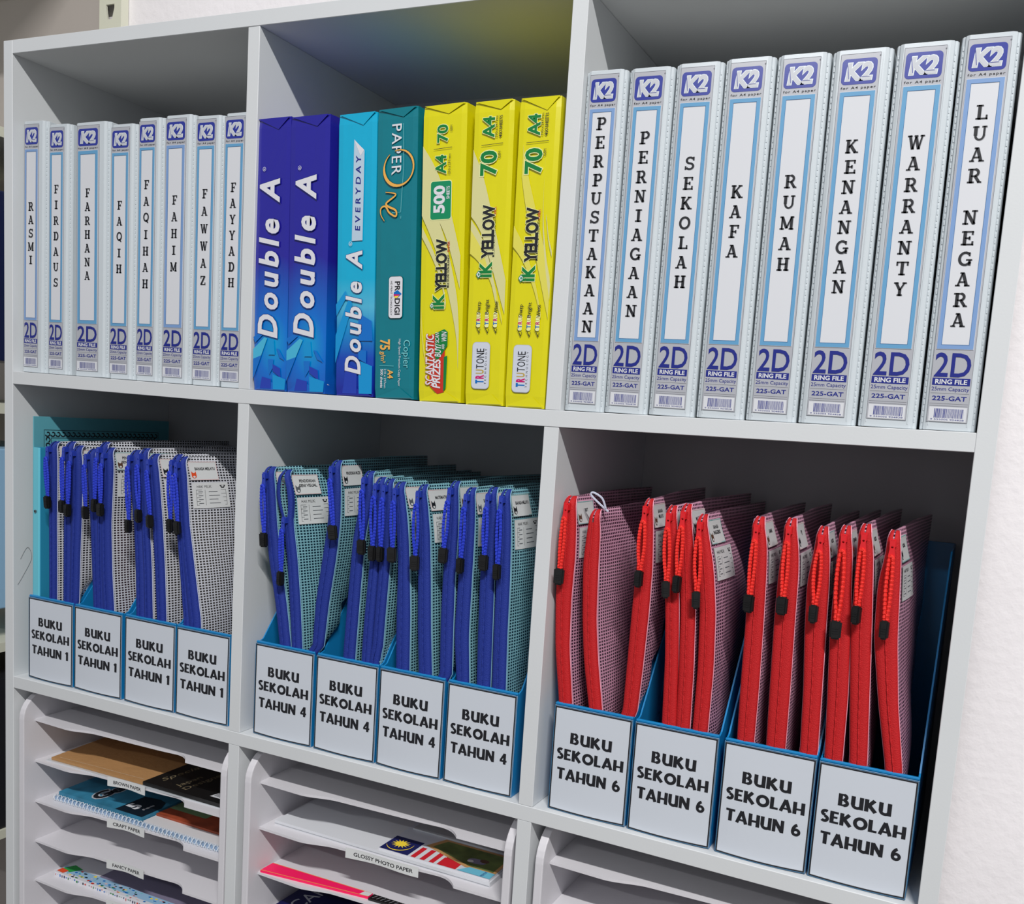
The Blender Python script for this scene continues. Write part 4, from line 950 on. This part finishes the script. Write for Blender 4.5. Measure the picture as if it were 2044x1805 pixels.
        mesh('zipper_tape', V, F_, tape, t, smooth=True)
        # pale welded edge of the fabric along the tape
        pt_ = []
        for z, y in path:
            hw = fh(max(z, zlow)); x = cxz(z) if z < zt_-R_ else cxz(zt_-R_)
            if y > Y0+.001: hw *= (1-.35*min(1, (y-Y0)/R_))
            pt_.append((x+side*(hw+.0006)-ox, y+.0028-oy, z+(.0007 if y > Y0+.001 else 0)-oz))
        mesh('seam_piping', *tube(pt_, .00055, 5), seam, t)
    cp = []; zc_top = (opened or zt_-.012)
    for z in np.linspace(ZB+.003, zc_top, 70): cp.append((cxz(z)-ox, Y0-.0026-oy, z-oz))
    mesh('zipper_coil', *tube(cp, lambda q: .0009+.00022*math.sin(q*70*PI), 5), tape, t)
    for s in (-1, 1):
        mesh('coil_shade', *tube([(a+s*.0014, b+.0012, c) for a, b, c in cp[::3]], .0005, 4), tdark, t)
        mesh('stitch_groove', *tube([(a+s*fh(max(c+oz, zlow))*.42, b+.0007, c) for a, b, c in cp[::3]], .00045, 4), tdark, t)
    # slider with its punched tab, plaited cord loop and black cord end
    if end is not None:
        zsl = (opened or zt_-.0095); xs_ = cxz(zsl)
        sv = join(box(-.0030, .0030, -.0062, -.0022, -.0035, .0035), box(-.0012, .0012, -.0078, -.0058, -.0030, .0030))
        mesh('slider', [(a+xs_-ox, b+Y0-oy, c+zsl-oz) for a, b, c in sv[0]], sv[1], slid, t)
        ang = max(-.22, min(.22, (end[0]-xs_)/(zsl-end[1])))
        tab_o = [(-.0024, .002), (.0024, .002), (.0022, -.006), (.0030, -.012), (.0028, -.0155), (-.0028, -.0155), (-.0030, -.012), (-.0022, -.006)]
        c8 = lambda cx_, cz_, r_: [(cx_+r_*math.cos(i*PI/4), cz_+r_*math.sin(i*PI/4)) for i in range(8)]
        k_ = 'tab'
        if k_ not in HAK: HAK[k_] = holed(tab_o, [c8(0, -.0035, .0011), c8(0, -.0122, .0017)], .0014)
        tv, tf = HAK[k_]; ca, sa = math.cos(ang), math.sin(ang)
        fix(mesh('pull_tab', [(a*ca-b*sa+xs_-ox, Y0-.0072+c-oy+b*.06, b*ca+a*sa+zsl-oz) for a, b, c in tv], tf, slid, t))
        hx_, hz_ = xs_+.0122*sa*1.0, zsl-.0122*ca; ex, ez = end[0], end[1]+.0045; yc = Y0-.0092
        rr = random.Random(hash(key) % 1000 if False else ord(key[0])*31+int(key[1:])); spread = rr.uniform(.0014, .0030)
        L = []
        N_ = 44
        for i in range(N_+1):
            q = i/N_; L.append((hx_+(ex-hx_)*q-spread*math.sin(PI*min(1, q*1.15+.02))**.7*.7-.0013-ox, yc-.0004-oy, hz_+(ez-hz_)*q-oz))
        R2 = []
        for i in range(N_+1):
            q = i/N_; R2.append((hx_+(ex-hx_)*q+spread*math.sin(PI*min(1, q*1.1+.02))**.7*.6+.0013-ox, yc-.0010-oy, hz_+(ez-hz_)*q-oz))
        path_ = L[::-1]+[(hx_-ox, yc-.0009-oy, hz_+.0010-oz)]+R2
        mesh('pull_cord', *tube(path_, lambda q: .00172+.00030*math.sin(q*120*PI), 6), cord, t, smooth=False)
        cw_, cd_ = (.0054, .0030) if rr.random() < .6 else (.0041, .0038)
        bm = bmesh.new(); bmesh.ops.create_cube(bm, size=1)
        for v_ in bm.verts: v_.co = Vector((v_.co.x*cw_*2*(.92 if v_.co.z < 0 else 1), v_.co.y*cd_*2, v_.co.z*.0170))
        bmesh.ops.bevel(bm, geom=list(bm.edges), offset=.0016, segments=2, affect='EDGES')
        me = bpy.data.meshes.new('cord_end'); bm.to_mesh(me); bm.free(); me.materials.append(M['plastic_black']); 
        ce = link('cord_end', me, t); ce.location = (ex-ox, yc-.0012-oy, end[1]-.0035-oz); ce.rotation_euler = (0, -ang, rr.uniform(-.3, .3))
        mesh('grip_ridge', *join(*[box(-cw_*.5, cw_*.5, -cd_-.0005, -cd_+.0002, z_, z_+.0008) for z_ in (-.003, -.0008, .0014)]), 'plastic_black', ce)
    if loop:
        P_ = spline([(-.006, .012, .002), (-.010, .010, .012), (-.019, .008, .017), (-.021, .008, .014), (-.012, .010, .006), (-.004, .014, -.001)], 7)
        mesh('carry_loop', *tube([(fx(zt_)+a+.013-ox, Y0+b-oy, zt_+c-oz) for a, b, c in P_], .0011, 6), 'seam_white', t)
    # stickers on the right face
    sub_l, icon_m, edge_m = subject, icon[0], icon[1]
    if sub_l is not None:
        def face_(u, v_, d):   # u backwards along the depth, v upwards
            y = Y0+u; z = v_
            return (centre(y, z)+half(y, z)*1.0+.0009+d+.0004-ox, y-oy, z-oz)
        u0, u1 = .0075, .049; zt3 = ztop-.004; zb3 = zt3-.0225
        def sheet(name, u0, u1, za, zb_, m):
            V_ = []; F_ = []; nx, nz = 8, 5
            for d in (0, -.0004):
                for j in range(nz+1):
                    for i in range(nx+1): V_.append(face_(u0+(u1-u0)*i/nx, za+(zb_-za)*j/nz, d))
            n2 = (nx+1)*(nz+1)
            for j in range(nz):
                for i in range(nx):
                    a = j*(nx+1)+i; F_.append((a, a+1, a+nx+2, a+nx+1)); F_.append((n2+a, n2+a+nx+1, n2+a+nx+2, n2+a+1))
            return mesh(name, V_, F_, m, t)
        sb = sheet('subject_sticker', u0, u1, zb3, zt3, 'sticker_white')
        q = Print(); wds = sub_l.split('|'); cu_ = (u0+u1)/2+.0025; cz_ = (zb3+zt3)/2+.0015
        q.frame(u0+.0002, zb3+.0002, u1-.0002, zt3-.0002, .0006, edge_m, 1, 2)
        for i, wd in enumerate(wds): q.text(wd, cu_, cz_+(.0026 if len(wds) > 1 else .001)-i*.0052, .0032, 'ink_black', length=min(.030, .0026*len(wd)), bold=.03, layer=1)
        ax, az, s_ = u0+.0055, zb3+.0055, .0036
        q.disc(ax, az, s_, s_*.9, icon_m, 2); q.poly([(ax-s_, az+s_*.3), (ax-s_*.9, az+s_*1.5), (ax-s_*.2, az+s_*.8)], icon_m, 2); q.poly([(ax+s_, az+s_*.3), (ax+s_*.9, az+s_*1.5), (ax+s_*.2, az+s_*.8)], icon_m, 2)
        q.disc(ax, az-s_*.35, s_*.5, s_*.35, 'sticker_white', 3)
        q.build('sticker_printing', sb, face_, .00012)
        za, zb_ = zb3-.0345, zb3-.0035; u2 = u1+.012
        ob = sheet('owner_sticker', u0+.001, u2, za, zb_, 'sticker_white'); q = Print()
        q.text('HAK MILIK:', u0+.018, zb_-.0045, .0032, 'ink_black', length=.022, layer=1)
        q.poly([(u2-.013, zb_-.0030), (u2-.004, zb_-.0030), (u2-.0065, zb_-.0065), (u2-.0105, zb_-.0065)], 'ink_black', 1); q.disc(u2-.0085, zb_-.0042, .002, .001, 'sticker_white', 2)
        a0, a1, b0, b1 = u0+.0055, u2-.004, za+.0035, zb_-.0085
        q.frame(a0, b0, a1, b1, .0004, 'ink_black', 1, 2)
        for i in (1, 2, 3): zz = b0+(b1-b0)*i/4; q.rect(a0, zz-.0002, a1, zz+.0002, 'ink_black', 1)
        q.rect(a0+.0125, b0, a0+.0129, b1, 'ink_black', 1)
        for i in range(4):
            zz = b0+(b1-b0)*(i+.5)/4; q.rect(a0+.003, zz-.0004, a0+.0095, zz+.0004, 'sticker_line', 1); q.rect(a0+.018, zz-.0004, a0+.018+.016-.003*(i % 2), zz+.0004, 'sticker_line', 1)
        q.build('owner_printing', ob, face_, .00012)
    return t, centre, half

NFO = { # subject sticker, icon colour, edge colour
 'P1': ('SAINS', 'sticker_line', 'sticker_pink'), 'P2': ('SAINS', 'bear_brown', 'sticker_pink'), 'P3': ('BAHASA|INGGERIS', 'sticker_line', 'sticker_pink'), 'P4': ('MUZIK', 'bear_brown', 'sticker_pink'),
 'P5': (None, 'ink_black', 'sticker_teal'), 'P6': ('PENDIDIKAN|SENI / MUZIK', 'bear_brown', 'sticker_teal'), 'P7': (None, 'ink_black', 'sticker_teal'), 'P8': ('', 'sticker_line', 'sticker_teal'),
 'P9': ('MATEMATIK', 'ink_black', 'sticker_pink'), 'P10': (None, 'ink_black', 'sticker_pink'), 'P11': ('BAHASA MELAYU', 'fox_orange', 'sticker_pink'),
 'Q1': ('', 'ink_red', 'sticker_pink'), 'Q2': ('PENDIDIKAN|SENI VISUAL', 'sticker_line', 'sticker_pink'), 'Q3': ('PENDIDIKAN MUZIK', 'ink_black', 'sticker_pink'), 'Q4': ('SEJARAH', 'ink_black', 'sticker_teal'),
 'Q5': ('', 'ink_black', 'sticker_pink'), 'Q6': ('', 'ink_black', 'sticker_pink'), 'Q7': ('SAINS', 'sticker_line', 'sticker_pink'), 'Q8': ('MATEMATIK', 'ink_black', 'sticker_pink'),
 'Q9': ('BAHASA|INGGERIS', 'bear_brown', 'sticker_teal'), 'Q10': ('BAHASA', 'sticker_line', 'sticker_pink'), 'Q11': ('', 'fox_orange', 'sticker_pink'), 'Q12': ('BAHASA MELAYU', 'ink_black', 'sticker_teal'),
 'S1': ('RBT', 'bear_brown', 'sticker_teal'), 'S2': (None, 'ink_black', 'sticker_pink'), 'S3': ('BAHASA|MELAYU', 'bear_brown', 'sticker_pink'), 'S4': ('SAINS', 'ink_black', 'sticker_pink'),
 'S5': ('MATEMATIK', 'ink_black', 'sticker_pink'), 'S6': ('BAHASA|INGGERIS', 'bear_brown', 'sticker_teal'), 'S7': ('SAINS', 'bear_brown', 'sticker_pink'), 'S8': ('PJ', 'ink_black', 'sticker_pink'),
 'S9': ('MUZIK', 'bear_brown', 'sticker_teal'), 'S10': ('SEJARAH', 'fox_orange', 'sticker_pink'), 'S11': ('MUZIK', 'bear_brown', 'sticker_pink'), 'S12': ('MORAL', 'ink_black', 'sticker_teal')}
NTH = ['leftmost', 'second from the left', 'third from the left', 'fourth from the left', 'fifth from the left', 'sixth from the left', 'seventh from the left', 'eighth from the left', 'ninth from the left', 'tenth from the left', 'eleventh from the left', 'twelfth from the left']
SPECIAL = {'P11': 'blue-zipped white mesh pouch with the orange fox BAHASA MELAYU sticker', 'P6': 'blue-zipped white mesh pouch with the brown bear PENDIDIKAN sticker', 'P9': 'blue-zipped white mesh pouch with the MATEMATIK sticker',
 'Q2': 'blue-zipped teal mesh pouch whose zip gapes open at the top', 'Q3': 'blue-zipped teal mesh pouch leaning alone with a PENDIDIKAN MUZIK sticker', 'Q12': 'blue-zipped teal mesh pouch with a BAHASA MELAYU sticker, against the second divider',
 'S2': 'red-zipped pink mesh pouch without a pull cord, white loop on top', 'S12': 'red-zipped pink mesh pouch, rightmost of the twelve red ones', 'Q8': 'blue-zipped teal mesh pouch with a MATEMATIK sticker'}
GEO = {}
for key, pts, end in POUCHES:
    st = {'P': 'w', 'Q': 't', 'S': 'r'}[key[0]]; i = int(key[1:])-1
    span = HOLD[{'P': '1', 'Q': '4', 'S': '6'}[key[0]]]
    base_l = {'P': 'blue-zipped white mesh pouch, %s of the eleven white ones', 'Q': 'blue-zipped teal mesh pouch, %s of the twelve teal ones', 'S': 'red-zipped pink mesh pouch, %s of the twelve red ones'}[key[0]] % NTH[i]
    nf = NFO[key]
    nxt = [q[1] for q in POUCHES if q[0] == key[0]+str(i+2)]
    rm = (np.interp(1.02, [q[1] for q in nxt[0]], [q[0] for q in nxt[0]])-np.interp(1.02, [q[1] for q in pts], [q[0] for q in pts])) if nxt else .036
    GEO[key] = pouch(key, pts, end, st, span, nf[0], (nf[1], nf[2]), SPECIAL.get(key, base_l),
        {'P': 'white mesh pouches with blue zips', 'Q': 'teal mesh pouches with blue zips', 'S': 'pink mesh pouches with red zips'}[key[0]],
        opened=1.088 if key == 'Q2' else False, loop=(key == 'S2'), depth=.232, room=float(rm))
# books seen through the mesh
def inner_book(key, m, label, z1, y0=.030, th=.0022):
    t, centre, half = GEO[key]; V = []; F_ = []
    nz, ny = 14, 8; y1 = .215
    for s in (1, -1):
        for j in range(nz+1):
            for i in range(ny+1):
                y = y0+(y1-y0)*i/ny; z = ZB+.004+(z1-ZB-.004)*j/nz
                V.append((centre(y, z)+s*min(th, half(y, z)*.7), y, z))
    n1 = (ny+1)*(nz+1)
    for s in (0, 1):
        for j in range(nz):
            for i in range(ny):
                a = s*n1+j*(ny+1)+i; q = (a, a+1, a+ny+2, a+ny+1); F_.append(q if s == 0 else q[::-1])
    for j in range(nz):
        a = j*(ny+1); F_.append((a, a+ny+1, n1+a+ny+1, n1+a)); a += ny; F_.append((a, n1+a, n1+a+ny+1, a+ny+1))
    for i in range(ny):
        a = nz*(ny+1)+i; F_.append((a, a+1, n1+a+1, n1+a))
    tag(fix(mesh('exercise_book', V, F_, m)), label, 'book', 'books inside the mesh pouches')
inner_book('P11', 'beige_book', 'beige book inside the pouch with the orange fox sticker', 1.090, th=.0030)
inner_book('P9', 'beige_book', 'beige book inside the pouch with the MATEMATIK sticker, left bay', 1.060)
inner_book('P6', 'pink_book', 'pink book inside the pouch with the brown bear sticker', 1.055)
inner_book('P3', 'white_book', 'white book inside the third white mesh pouch from the left', 1.060)
inner_book('Q12', 'teal_book', 'teal book inside the last teal pouch against the second divider', 1.085, y0=.05)
inner_book('S2', 'white_book', 'white book inside the red-zipped pouch without a pull cord', 1.080)
inner_book('S12', 'white_book', 'white book inside the rightmost red-zipped pouch', 1.070)

# ------------------------------------------------------------------ folders beside the first white pouches
zb = z3(.03)
t = thing('presentation_folder', 'tall pale teal card folder with a black ornamental border, left bay', 'folder', (.0215, .013, ZB))
bevelled('cover', box(-.0008, .0008, 0, .222, 0, 1.1795-ZB), 'folder_card', t, .0003, 1)
bevelled('back_cover', box(-.0030, -.0014, .002, .220, 0, 1.172-ZB), 'folder_card', t, .0003, 1)
p_ = Print()
a0, a1, b1 = .0145, .202, 1.162-ZB
p_.frame(a0, .05, a1, b1, .0007, 'ink_black', 1); p_.frame(a0+.0105, .06, a1-.0105, b1-.0105, .0007, 'ink_black', 1)
def curl(cx_, cz_, rot):
    L = []
    for i in range(9):
        a = math.radians(rot+i*36); r_ = .0040*(1-i*.07); L.append((cx_+r_*math.cos(a), cz_+r_*math.sin(a)))
    p_.line(L, .0016, 'ink_black', 2)
for k in range(24): curl(a0+.0055+k*(a1-a0-.011)/23, b1-.0053, 200)
for k in range(14): curl(a0+.0053, b1-.013-k*.0078, 290); curl(a1-.0053, b1-.013-k*.0078, 110)
p_.build('printing', t, lambda u, v_, d: (.0008+d, u, v_))
t = thing('plastic_wallet', 'bright aqua plastic wallet with a snap button, leftmost in the left bay', 'folder', (.0340, .0125, ZB))
h_ = 1.1385-ZB
v, f = prism([(-.0115, 0), (-.0020, 0), (-.0005, .0012), (-.0005, .0022), (-.0105, .0020), (-.0115, .0012)], 0, h_, 'z')
fix(mesh('spine_flap', v, f, 'folder_plastic', t))
bevelled('cover', box(-.0005, .0008, .0012, .205, 0, h_), 'folder_plastic_deep', t, .0003, 1)
bevelled('back_cover', box(-.0112, -.0102, .0012, .205, 0, h_), 'folder_plastic_deep', t, .0003, 1)
sn = mesh('snap_button', *tube([(-.0065, -.0016, 1.053-ZB), (-.0065, .0006, 1.053-ZB)], .0020, 12), 'steel', t); mesh('snap_centre', *tube([(-.0065, -.0019, 1.053-ZB), (-.0065, -.0005, 1.053-ZB)], .0011, 10), 'ink_black', sn)

# ------------------------------------------------------------------ tray towers
def scoop(x0, x1, zc):
    """front edge of one tray: straight tabs at the ends, a shallow scoop between"""
    yf, ys_ = .020, .0345; w = x1-x0; L = [(x0, yf+.001), (x0+.062, yf-.001)]
    for i in range(9):
        q = i/8; L.append((x0+.062+.050*q, yf-.001+(.0095)*(q*q*(3-2*q))))
    L += [(x0+.17, .0305), (x0+.225, .0325), (x0+.25, .0345)]
    for i in range(1, 9):
        q = i/8; L.append((x0+.25+.030*q, .0345-(.0145)*(q**2.4)))
    L.append((x1, yf+.001)); return L
TRAYS = [
 (.0055, .3795, [.7600, .7005, .6415, .5825, .5240, .4655], ['', 'BROWN PAPER', 'CRAFT PAPER', 'FANCY PAPER', 'FOLIO CLEAR', ''], .150, 'white paper tray tower in the left bay, labelled BROWN PAPER and CRAFT PAPER'),
 (.4085, .7760, [.7600, .7010, .6420, .5830, .5240, .4655], ['', 'GLOSSY PHOTO PAPER', '', '', '', ''], .545, 'white paper tray tower in the middle bay, labelled GLOSSY PHOTO PAPER'),
 (.8040, 1.1760, [.7600, .7050, .6420, .5830, .5240, .4655], ['', '', '', '', '', ''], .95, 'white empty paper tray tower in the right bay')]
for x0, x1, zs, labs, lx, lab in TRAYS:
    t = thing('paper_tray_tower', lab, 'paper trays', ((x0+x1)/2, .01, Z4[0]+.0003), 'white paper tray towers'); ox, oy, oz = t.location
    for xa in (x0, x1-.0095):
        zt_ = .7985; r_ = .036; P_ = [(.245, Z4[0]+.0003), (.245, zt_)]+[(.004+r_-r_*math.sin(a*PI/16), zt_-r_+r_*math.cos(a*PI/16)) for a in range(9)]+[(.004, Z4[0]+.0003)]
        v, f = prism(P_, xa, xa+.0095, 'x'); fix(bevelled('side_panel', ([(a-ox, b-oy, c-oz) for a, b, c in v], f), 'tray_white', t, .0012, 2))
    v, f = box(x0+.0095, x1-.0095, .240, .244, Z4[0]+.004, .7985); mesh('back_panel', [(a-ox, b-oy, c-oz) for a, b, c in v], f, 'tray_white', t)
    for zc, s in zip(zs, labs):
        front_ = scoop(x0+.0096, x1-.0096, zc); poly = front_+[(x1-.0096, .239), (x0+.0096, .239)]
        v, f = prism(poly, zc-.0032, zc, 'z')
        tr = fix(mesh('tray_shelf', [(a-ox, b-oy, c-oz) for a, b, c in v], f, 'tray_white', t))
        if s:
            wl = .0068*len(s)*.82 if len(s) > 12 else .066; x_ = lx; zt2 = zc+.0035; zb2 = zc-.0085; yy = .0262
            V = []; nx = 8
            def sf_(u, v_, d): return (u-ox, yy+.006*((u-lx)/wl)*.6-d-oy+(.0012*math.sin((u-lx)*60)), v_-oz)
            F_ = []
            for d in (0, -.0003):
                for j in range(2):
                    for i in range(nx+1): V.append(sf_(x_+wl*i/nx, (zb2, zt2)[j]-(.0008 if j == 0 else 0)*math.cos(i/nx*2*PI), d))
            for i in range(nx): F_ += [(i, i+1, i+nx+2, i+nx+1), (2*nx+2+i, 2*nx+2+i+nx+1, 2*nx+2+i+nx+2, 2*nx+2+i+1)]
            ls = mesh('label_strip', V, F_, 'sticker_white', tr)
            q = Print(); q.text(s, x_+wl*.52, zc-.0028, .0044, 'ink_black', length=wl*(.82 if len(s) > 12 else .74), bold=.018, layer=1); q.build('lettering', ls, sf_)

def sheet_stack(name, label, cat, corners, z, th, m, group=None, edge=None):
    """a thin stack lying in a tray; corners in plan, counter-clockwise"""
    v, f = prism(corners, z, z+th, 'z'); o_ = fix(mesh(name, v, f, m)); tag(o_, label, cat, group); return o_
zt1 = .7005
sheet_stack('plastic_sleeve', 'clear plastic sleeve under the brown paper in the second tray', 'sleeve', [(.030, .0265), (.342, .0345), (.342, .215), (.012, .215)], zt1+.0001, .0012, 'clear_film')
o_ = sheet_stack('kraft_paper_pad', 'brown kraft paper pad in the BROWN PAPER tray', 'paper pad', [(.036, .030), (.205, .0345), (.2050, .215), (.018, .215)], zt1+.0016, .0035, 'kraft')
q = Print(); q.line([(.045, .036), (.10, .039), (.198, .043)], .0005, 'beige_book', 1); q.build('crease_print', o_, top_of(zt1+.0051))
o_ = sheet_stack('card_pack', 'black card pack with gold script lettering and a barcode, beside the kraft pad', 'paper pack', [(.2060, .0345), (.366, .0350), (.366, .215), (.2060, .215)], zt1+.0016, .0050, 'black_card')
q = Print(); tz = top_of(zt1+.0066)
q.text('Specialty', .228, .092, .0095, 'gold_ink', length=.085, rot=84, shear=.3, layer=1); q.text('Japan', .256, .066, .0085, 'gold_ink', length=.040, rot=86, layer=1); q.text('Designer', .272, .078, .0085, 'gold_ink', length=.068, rot=86, layer=1)
q.poly([(.312, .046), (.334, .046), (.336, .062), (.316, .062)], 'paper_white', 1)
for i in range(6): q.rect(.316+i*.0027, .049, .3172+i*.0027, .059, 'ink_black', 2)
q.rect(.345, .050, .366, .060, 'rust_card', 1)
q.build('printing', o_, tz)
zt2_ = .6415
o_ = sheet_stack('spiral_pad', 'pale blue spiral pad lying lowest in the CRAFT PAPER tray', 'drawing pad', [(.0350, .036), (.366, .036), (.366, .22), (.0350, .22)], zt2_+.0001, .0045, 'pale_blue_pad')
rg = []
for k in range(44):
    x = .0380+k*.0074; P_ = [(x+.0010*math.cos(a), .0355-.0022*math.cos(a)*1.0, zt2_+.0028+.0026*math.sin(a)) for a in [i*2*PI/8 for i in range(9)]]
    rg.append(tube([(x+.0022*(i/8), .0350-.0034*math.cos(i*2*PI/8), zt2_+.0044+.0042*math.sin(i*2*PI/8)) for i in range(9)], .0009, 4))
r_o = mesh('spiral_wire', *join(*rg), 'spiral_white', o_); r_o['kind'] = 'stuff'
o_ = sheet_stack('origami_pack', 'sky blue paper pack reading Geo with a black 5 badge, on the spiral pad', 'paper pack', [(.040, .0385), (.200, .0385), (.200, .21), (.030, .21)], zt2_+.0049, .0070, 'sky_card')
q = Print(); q.halo_text('Geo', .098, .082, .0200, 'ink_black', 'silver_print', length=.066, rot=86, shear=.25, bold=.04, grow=.06, layer=1)
q.poly([(.150, .0388), (.1995, .0388), (.1995, .072), (.190, .088), (.176, .092), (.150, .088)], 'navy_card', 3); q.text('5', .164, .058, .0190, 'paper_white', rot=88, bold=.05, layer=4); q.text('sheets', .183, .064, .0050, 'paper_white', rot=88, layer=4)
q.build('printing', o_, top_of(zt2_+.0119))
sheet_stack('clear_packet', 'clear packet edge beside the sky blue pack in the CRAFT PAPER tray', 'packet', [(.2015, .040), (.365, .040), (.365, .20), (.2015, .20)], zt2_+.0049, .0022, 'white_book')
o_ = sheet_stack('rust_paper_pack', 'rust-orange speckled paper pack in the CRAFT PAPER tray', 'paper pack', [(.2030, .060), (.355, .060), (.355, .205), (.2030, .205)], zt2_+.0074, .0030, 'rust_card')
q = Print(); q.rect(.204, .082, .27, .11, 'green_card', 1); q.build('printing', o_, top_of(zt2_+.0104))
zt3_ = .5240
o_ = sheet_stack('fancy_paper_stack', 'stack of bright patterned paper in the lowest visible left tray', 'paper stack', [(.030, .040), (.285, .041), (.285, .20), (.030, .20)], zt3_+.0001, .0065, 'wrap_white')
q = Print(); rr = random.Random(3)
q.rect(.095, .060, .285, .16, 'violet_paper', 1); q.rect(.030, .046, .285, .060, 'sky_pack', 1)
for k in range(90):
    x = rr.uniform(.033, .28); y = rr.uniform(.0415, .058); q.disc(x, y, rr.uniform(.001, .0035), rr.uniform(.0008, .0018), rr.choice(['promo_red', 'leaf_green', 'tone_blue', 'flag_yellow', 'navy_card', 'sticker_pink', 'teal_light']), 2, 6)
q.poly([(.031, .050), (.050, .048), (.060, .062), (.040, .066)], 'green_pack', 3); q.poly([(.031, .043), (.044, .042), (.046, .050), (.031, .052)], 'fox_orange', 3); q.poly([(.235, .042), (.27, .042), (.265, .050), (.24, .050)], 'flag_red', 3)
q.build('printing', o_, top_of(zt3_+.0066))
q = Print()
for k in range(60):
    x = .032+k*.0042; q.rect(x, zt3_+.001+rr.uniform(0, .003), x+rr.uniform(.001, .003), zt3_+.0045+rr.uniform(-.001, .001), rr.choice(['promo_red', 'navy_card', 'tone_blue', 'deep_navy', 'leaf_green', 'paper_white']), 1)
q.build('edge_printing', o_, front(.0399))
# middle tower
zm = .7010
o_ = sheet_stack('photo_paper_stack', 'white glossy photo paper stack in the GLOSSY PHOTO PAPER tray', 'paper stack', [(.4290, .0360), (.7350, .0365), (.7350, .235), (.4290, .235)], zm+.0001, .0055, 'paper_white')
q = Print(); q.rect(.4290, zm+.0018, .7350, zm+.0024, 'ink_grey', 1); q.build('edge_printing', o_, front(.0358))
o_ = sheet_stack('photo_paper_packet', 'clear photo paper packet printed with a striped flag and star, right of the stack', 'paper packet', [(.5830, .0385), (.7330, .0385), (.7330, .225), (.5830, .225)], zm+.0058, .0022, 'wrap_white')
q = Print(); tz = top_of(zm+.0080)
q.rect(.583, .0390, .7330, .225, 'badge_pale', 1); q.poly([(.5835, .0392), (.623, .0392), (.623, .0760), (.5835, .0760)], 'flag_blue', 2)
star = []
for i in range(28):
    a = i*PI/14; r_ = .0125 if i % 2 == 0 else .0062; star.append((.600+r_*math.cos(a), .0600+r_*.85*math.sin(a)))
q.poly(star, 'flag_yellow', 3); q.taper([(.600+.0165*math.cos(math.radians(a)), .0595+.0165*math.sin(math.radians(a))) for a in range(-150, 30, 15)], [.0004, .0018, .0004], 'flag_yellow', 3)
for i in range(5): q.rect(.627+i*.0125, .0392, .6335+i*.0125, .066, 'flag_red' if i % 1 == 0 else 'paper_white', 2)
q.rect(.6235, .0391, .690, .0660, 'paper_white', 1); q.rect(.663, .0392, .688, .058, 'flag_red', 3)
q.poly([(.628, .072), (.640, .098), (.733, .098), (.733, .050), (.694, .050)], 'frame_gold', 4); q.poly([(.636, .074), (.645, .094), (.729, .094), (.729, .054), (.697, .054)], 'lawn_print', 5)
q.disc(.700, .068, .012, .006, 'violet_paper', 6); q.disc(.708, .072, .006, .004, 'bear_brown', 7); q.disc(.693, .065, .004, .003, 'white_book', 7)
q.poly([(.690, .0390), (.7330, .0390), (.7330, .052), (.700, .052)], 'cyan_print', 6); q.text('PREMIUM', .722, .0455, .0035, 'ink_navy', length=.012, rot=86, layer=7)
q.build('printing', o_, tz)
fl = [box(.5900, .7325, .100, .224, zm+.0083, zm+.0100)]
tag(mesh('plastic_bag', *join(*fl), 'clear_film'), 'folded clear plastic bag at the back of the photo paper tray', 'bag')
zk = .6420
o_ = sheet_stack('pink_folder', 'neon pink folder with an orange rim in the middle tower', 'folder', [(.4215, .0215), (.5730, .0365), (.5730, .046), (.4215, .044)], zk+.0001, .0030, 'neon_pink')
q = Print(); q.line([(.4220, .0222), (.5725, .0372)], .0012, 'orange_edge', 1); q.line([(.4222, .0432), (.5725, .0452)], .0010, 'orange_edge', 1); q.poly([(.560, .0362), (.5728, .0375), (.5728, .0452), (.562, .0448)], 'sticker_white', 2); q.build('printing', o_, top_of(zk+.0031))
o_ = sheet_stack('dark_leaflet', 'small black patterned leaflet next to the neon pink folder', 'leaflet', [(.5745, .0345), (.6300, .0365), (.6300, .046), (.5745, .046)], zk+.0001, .0025, 'black_card')
q = Print()
for k in range(8): q.line([(.578+k*.006, .0375), (.581+k*.006, .0445)], .0007, 'ink_grey', 1)
q.build('printing', o_, top_of(zk+.0026))
zn = .5830
o_ = sheet_stack('card_folder', 'dark navy folder lettered CARD in the lowest visible middle tray', 'folder', [(.4260, .036), (.7300, .036), (.7300, .22), (.4260, .22)], zn+.0001, .0065, 'deep_navy')
q = Print(); q.text('CARD', .452, .090, .0200, 'silver_print', length=.075, rot=84, layer=1); q.build('printing', o_, top_of(zn+.0066))
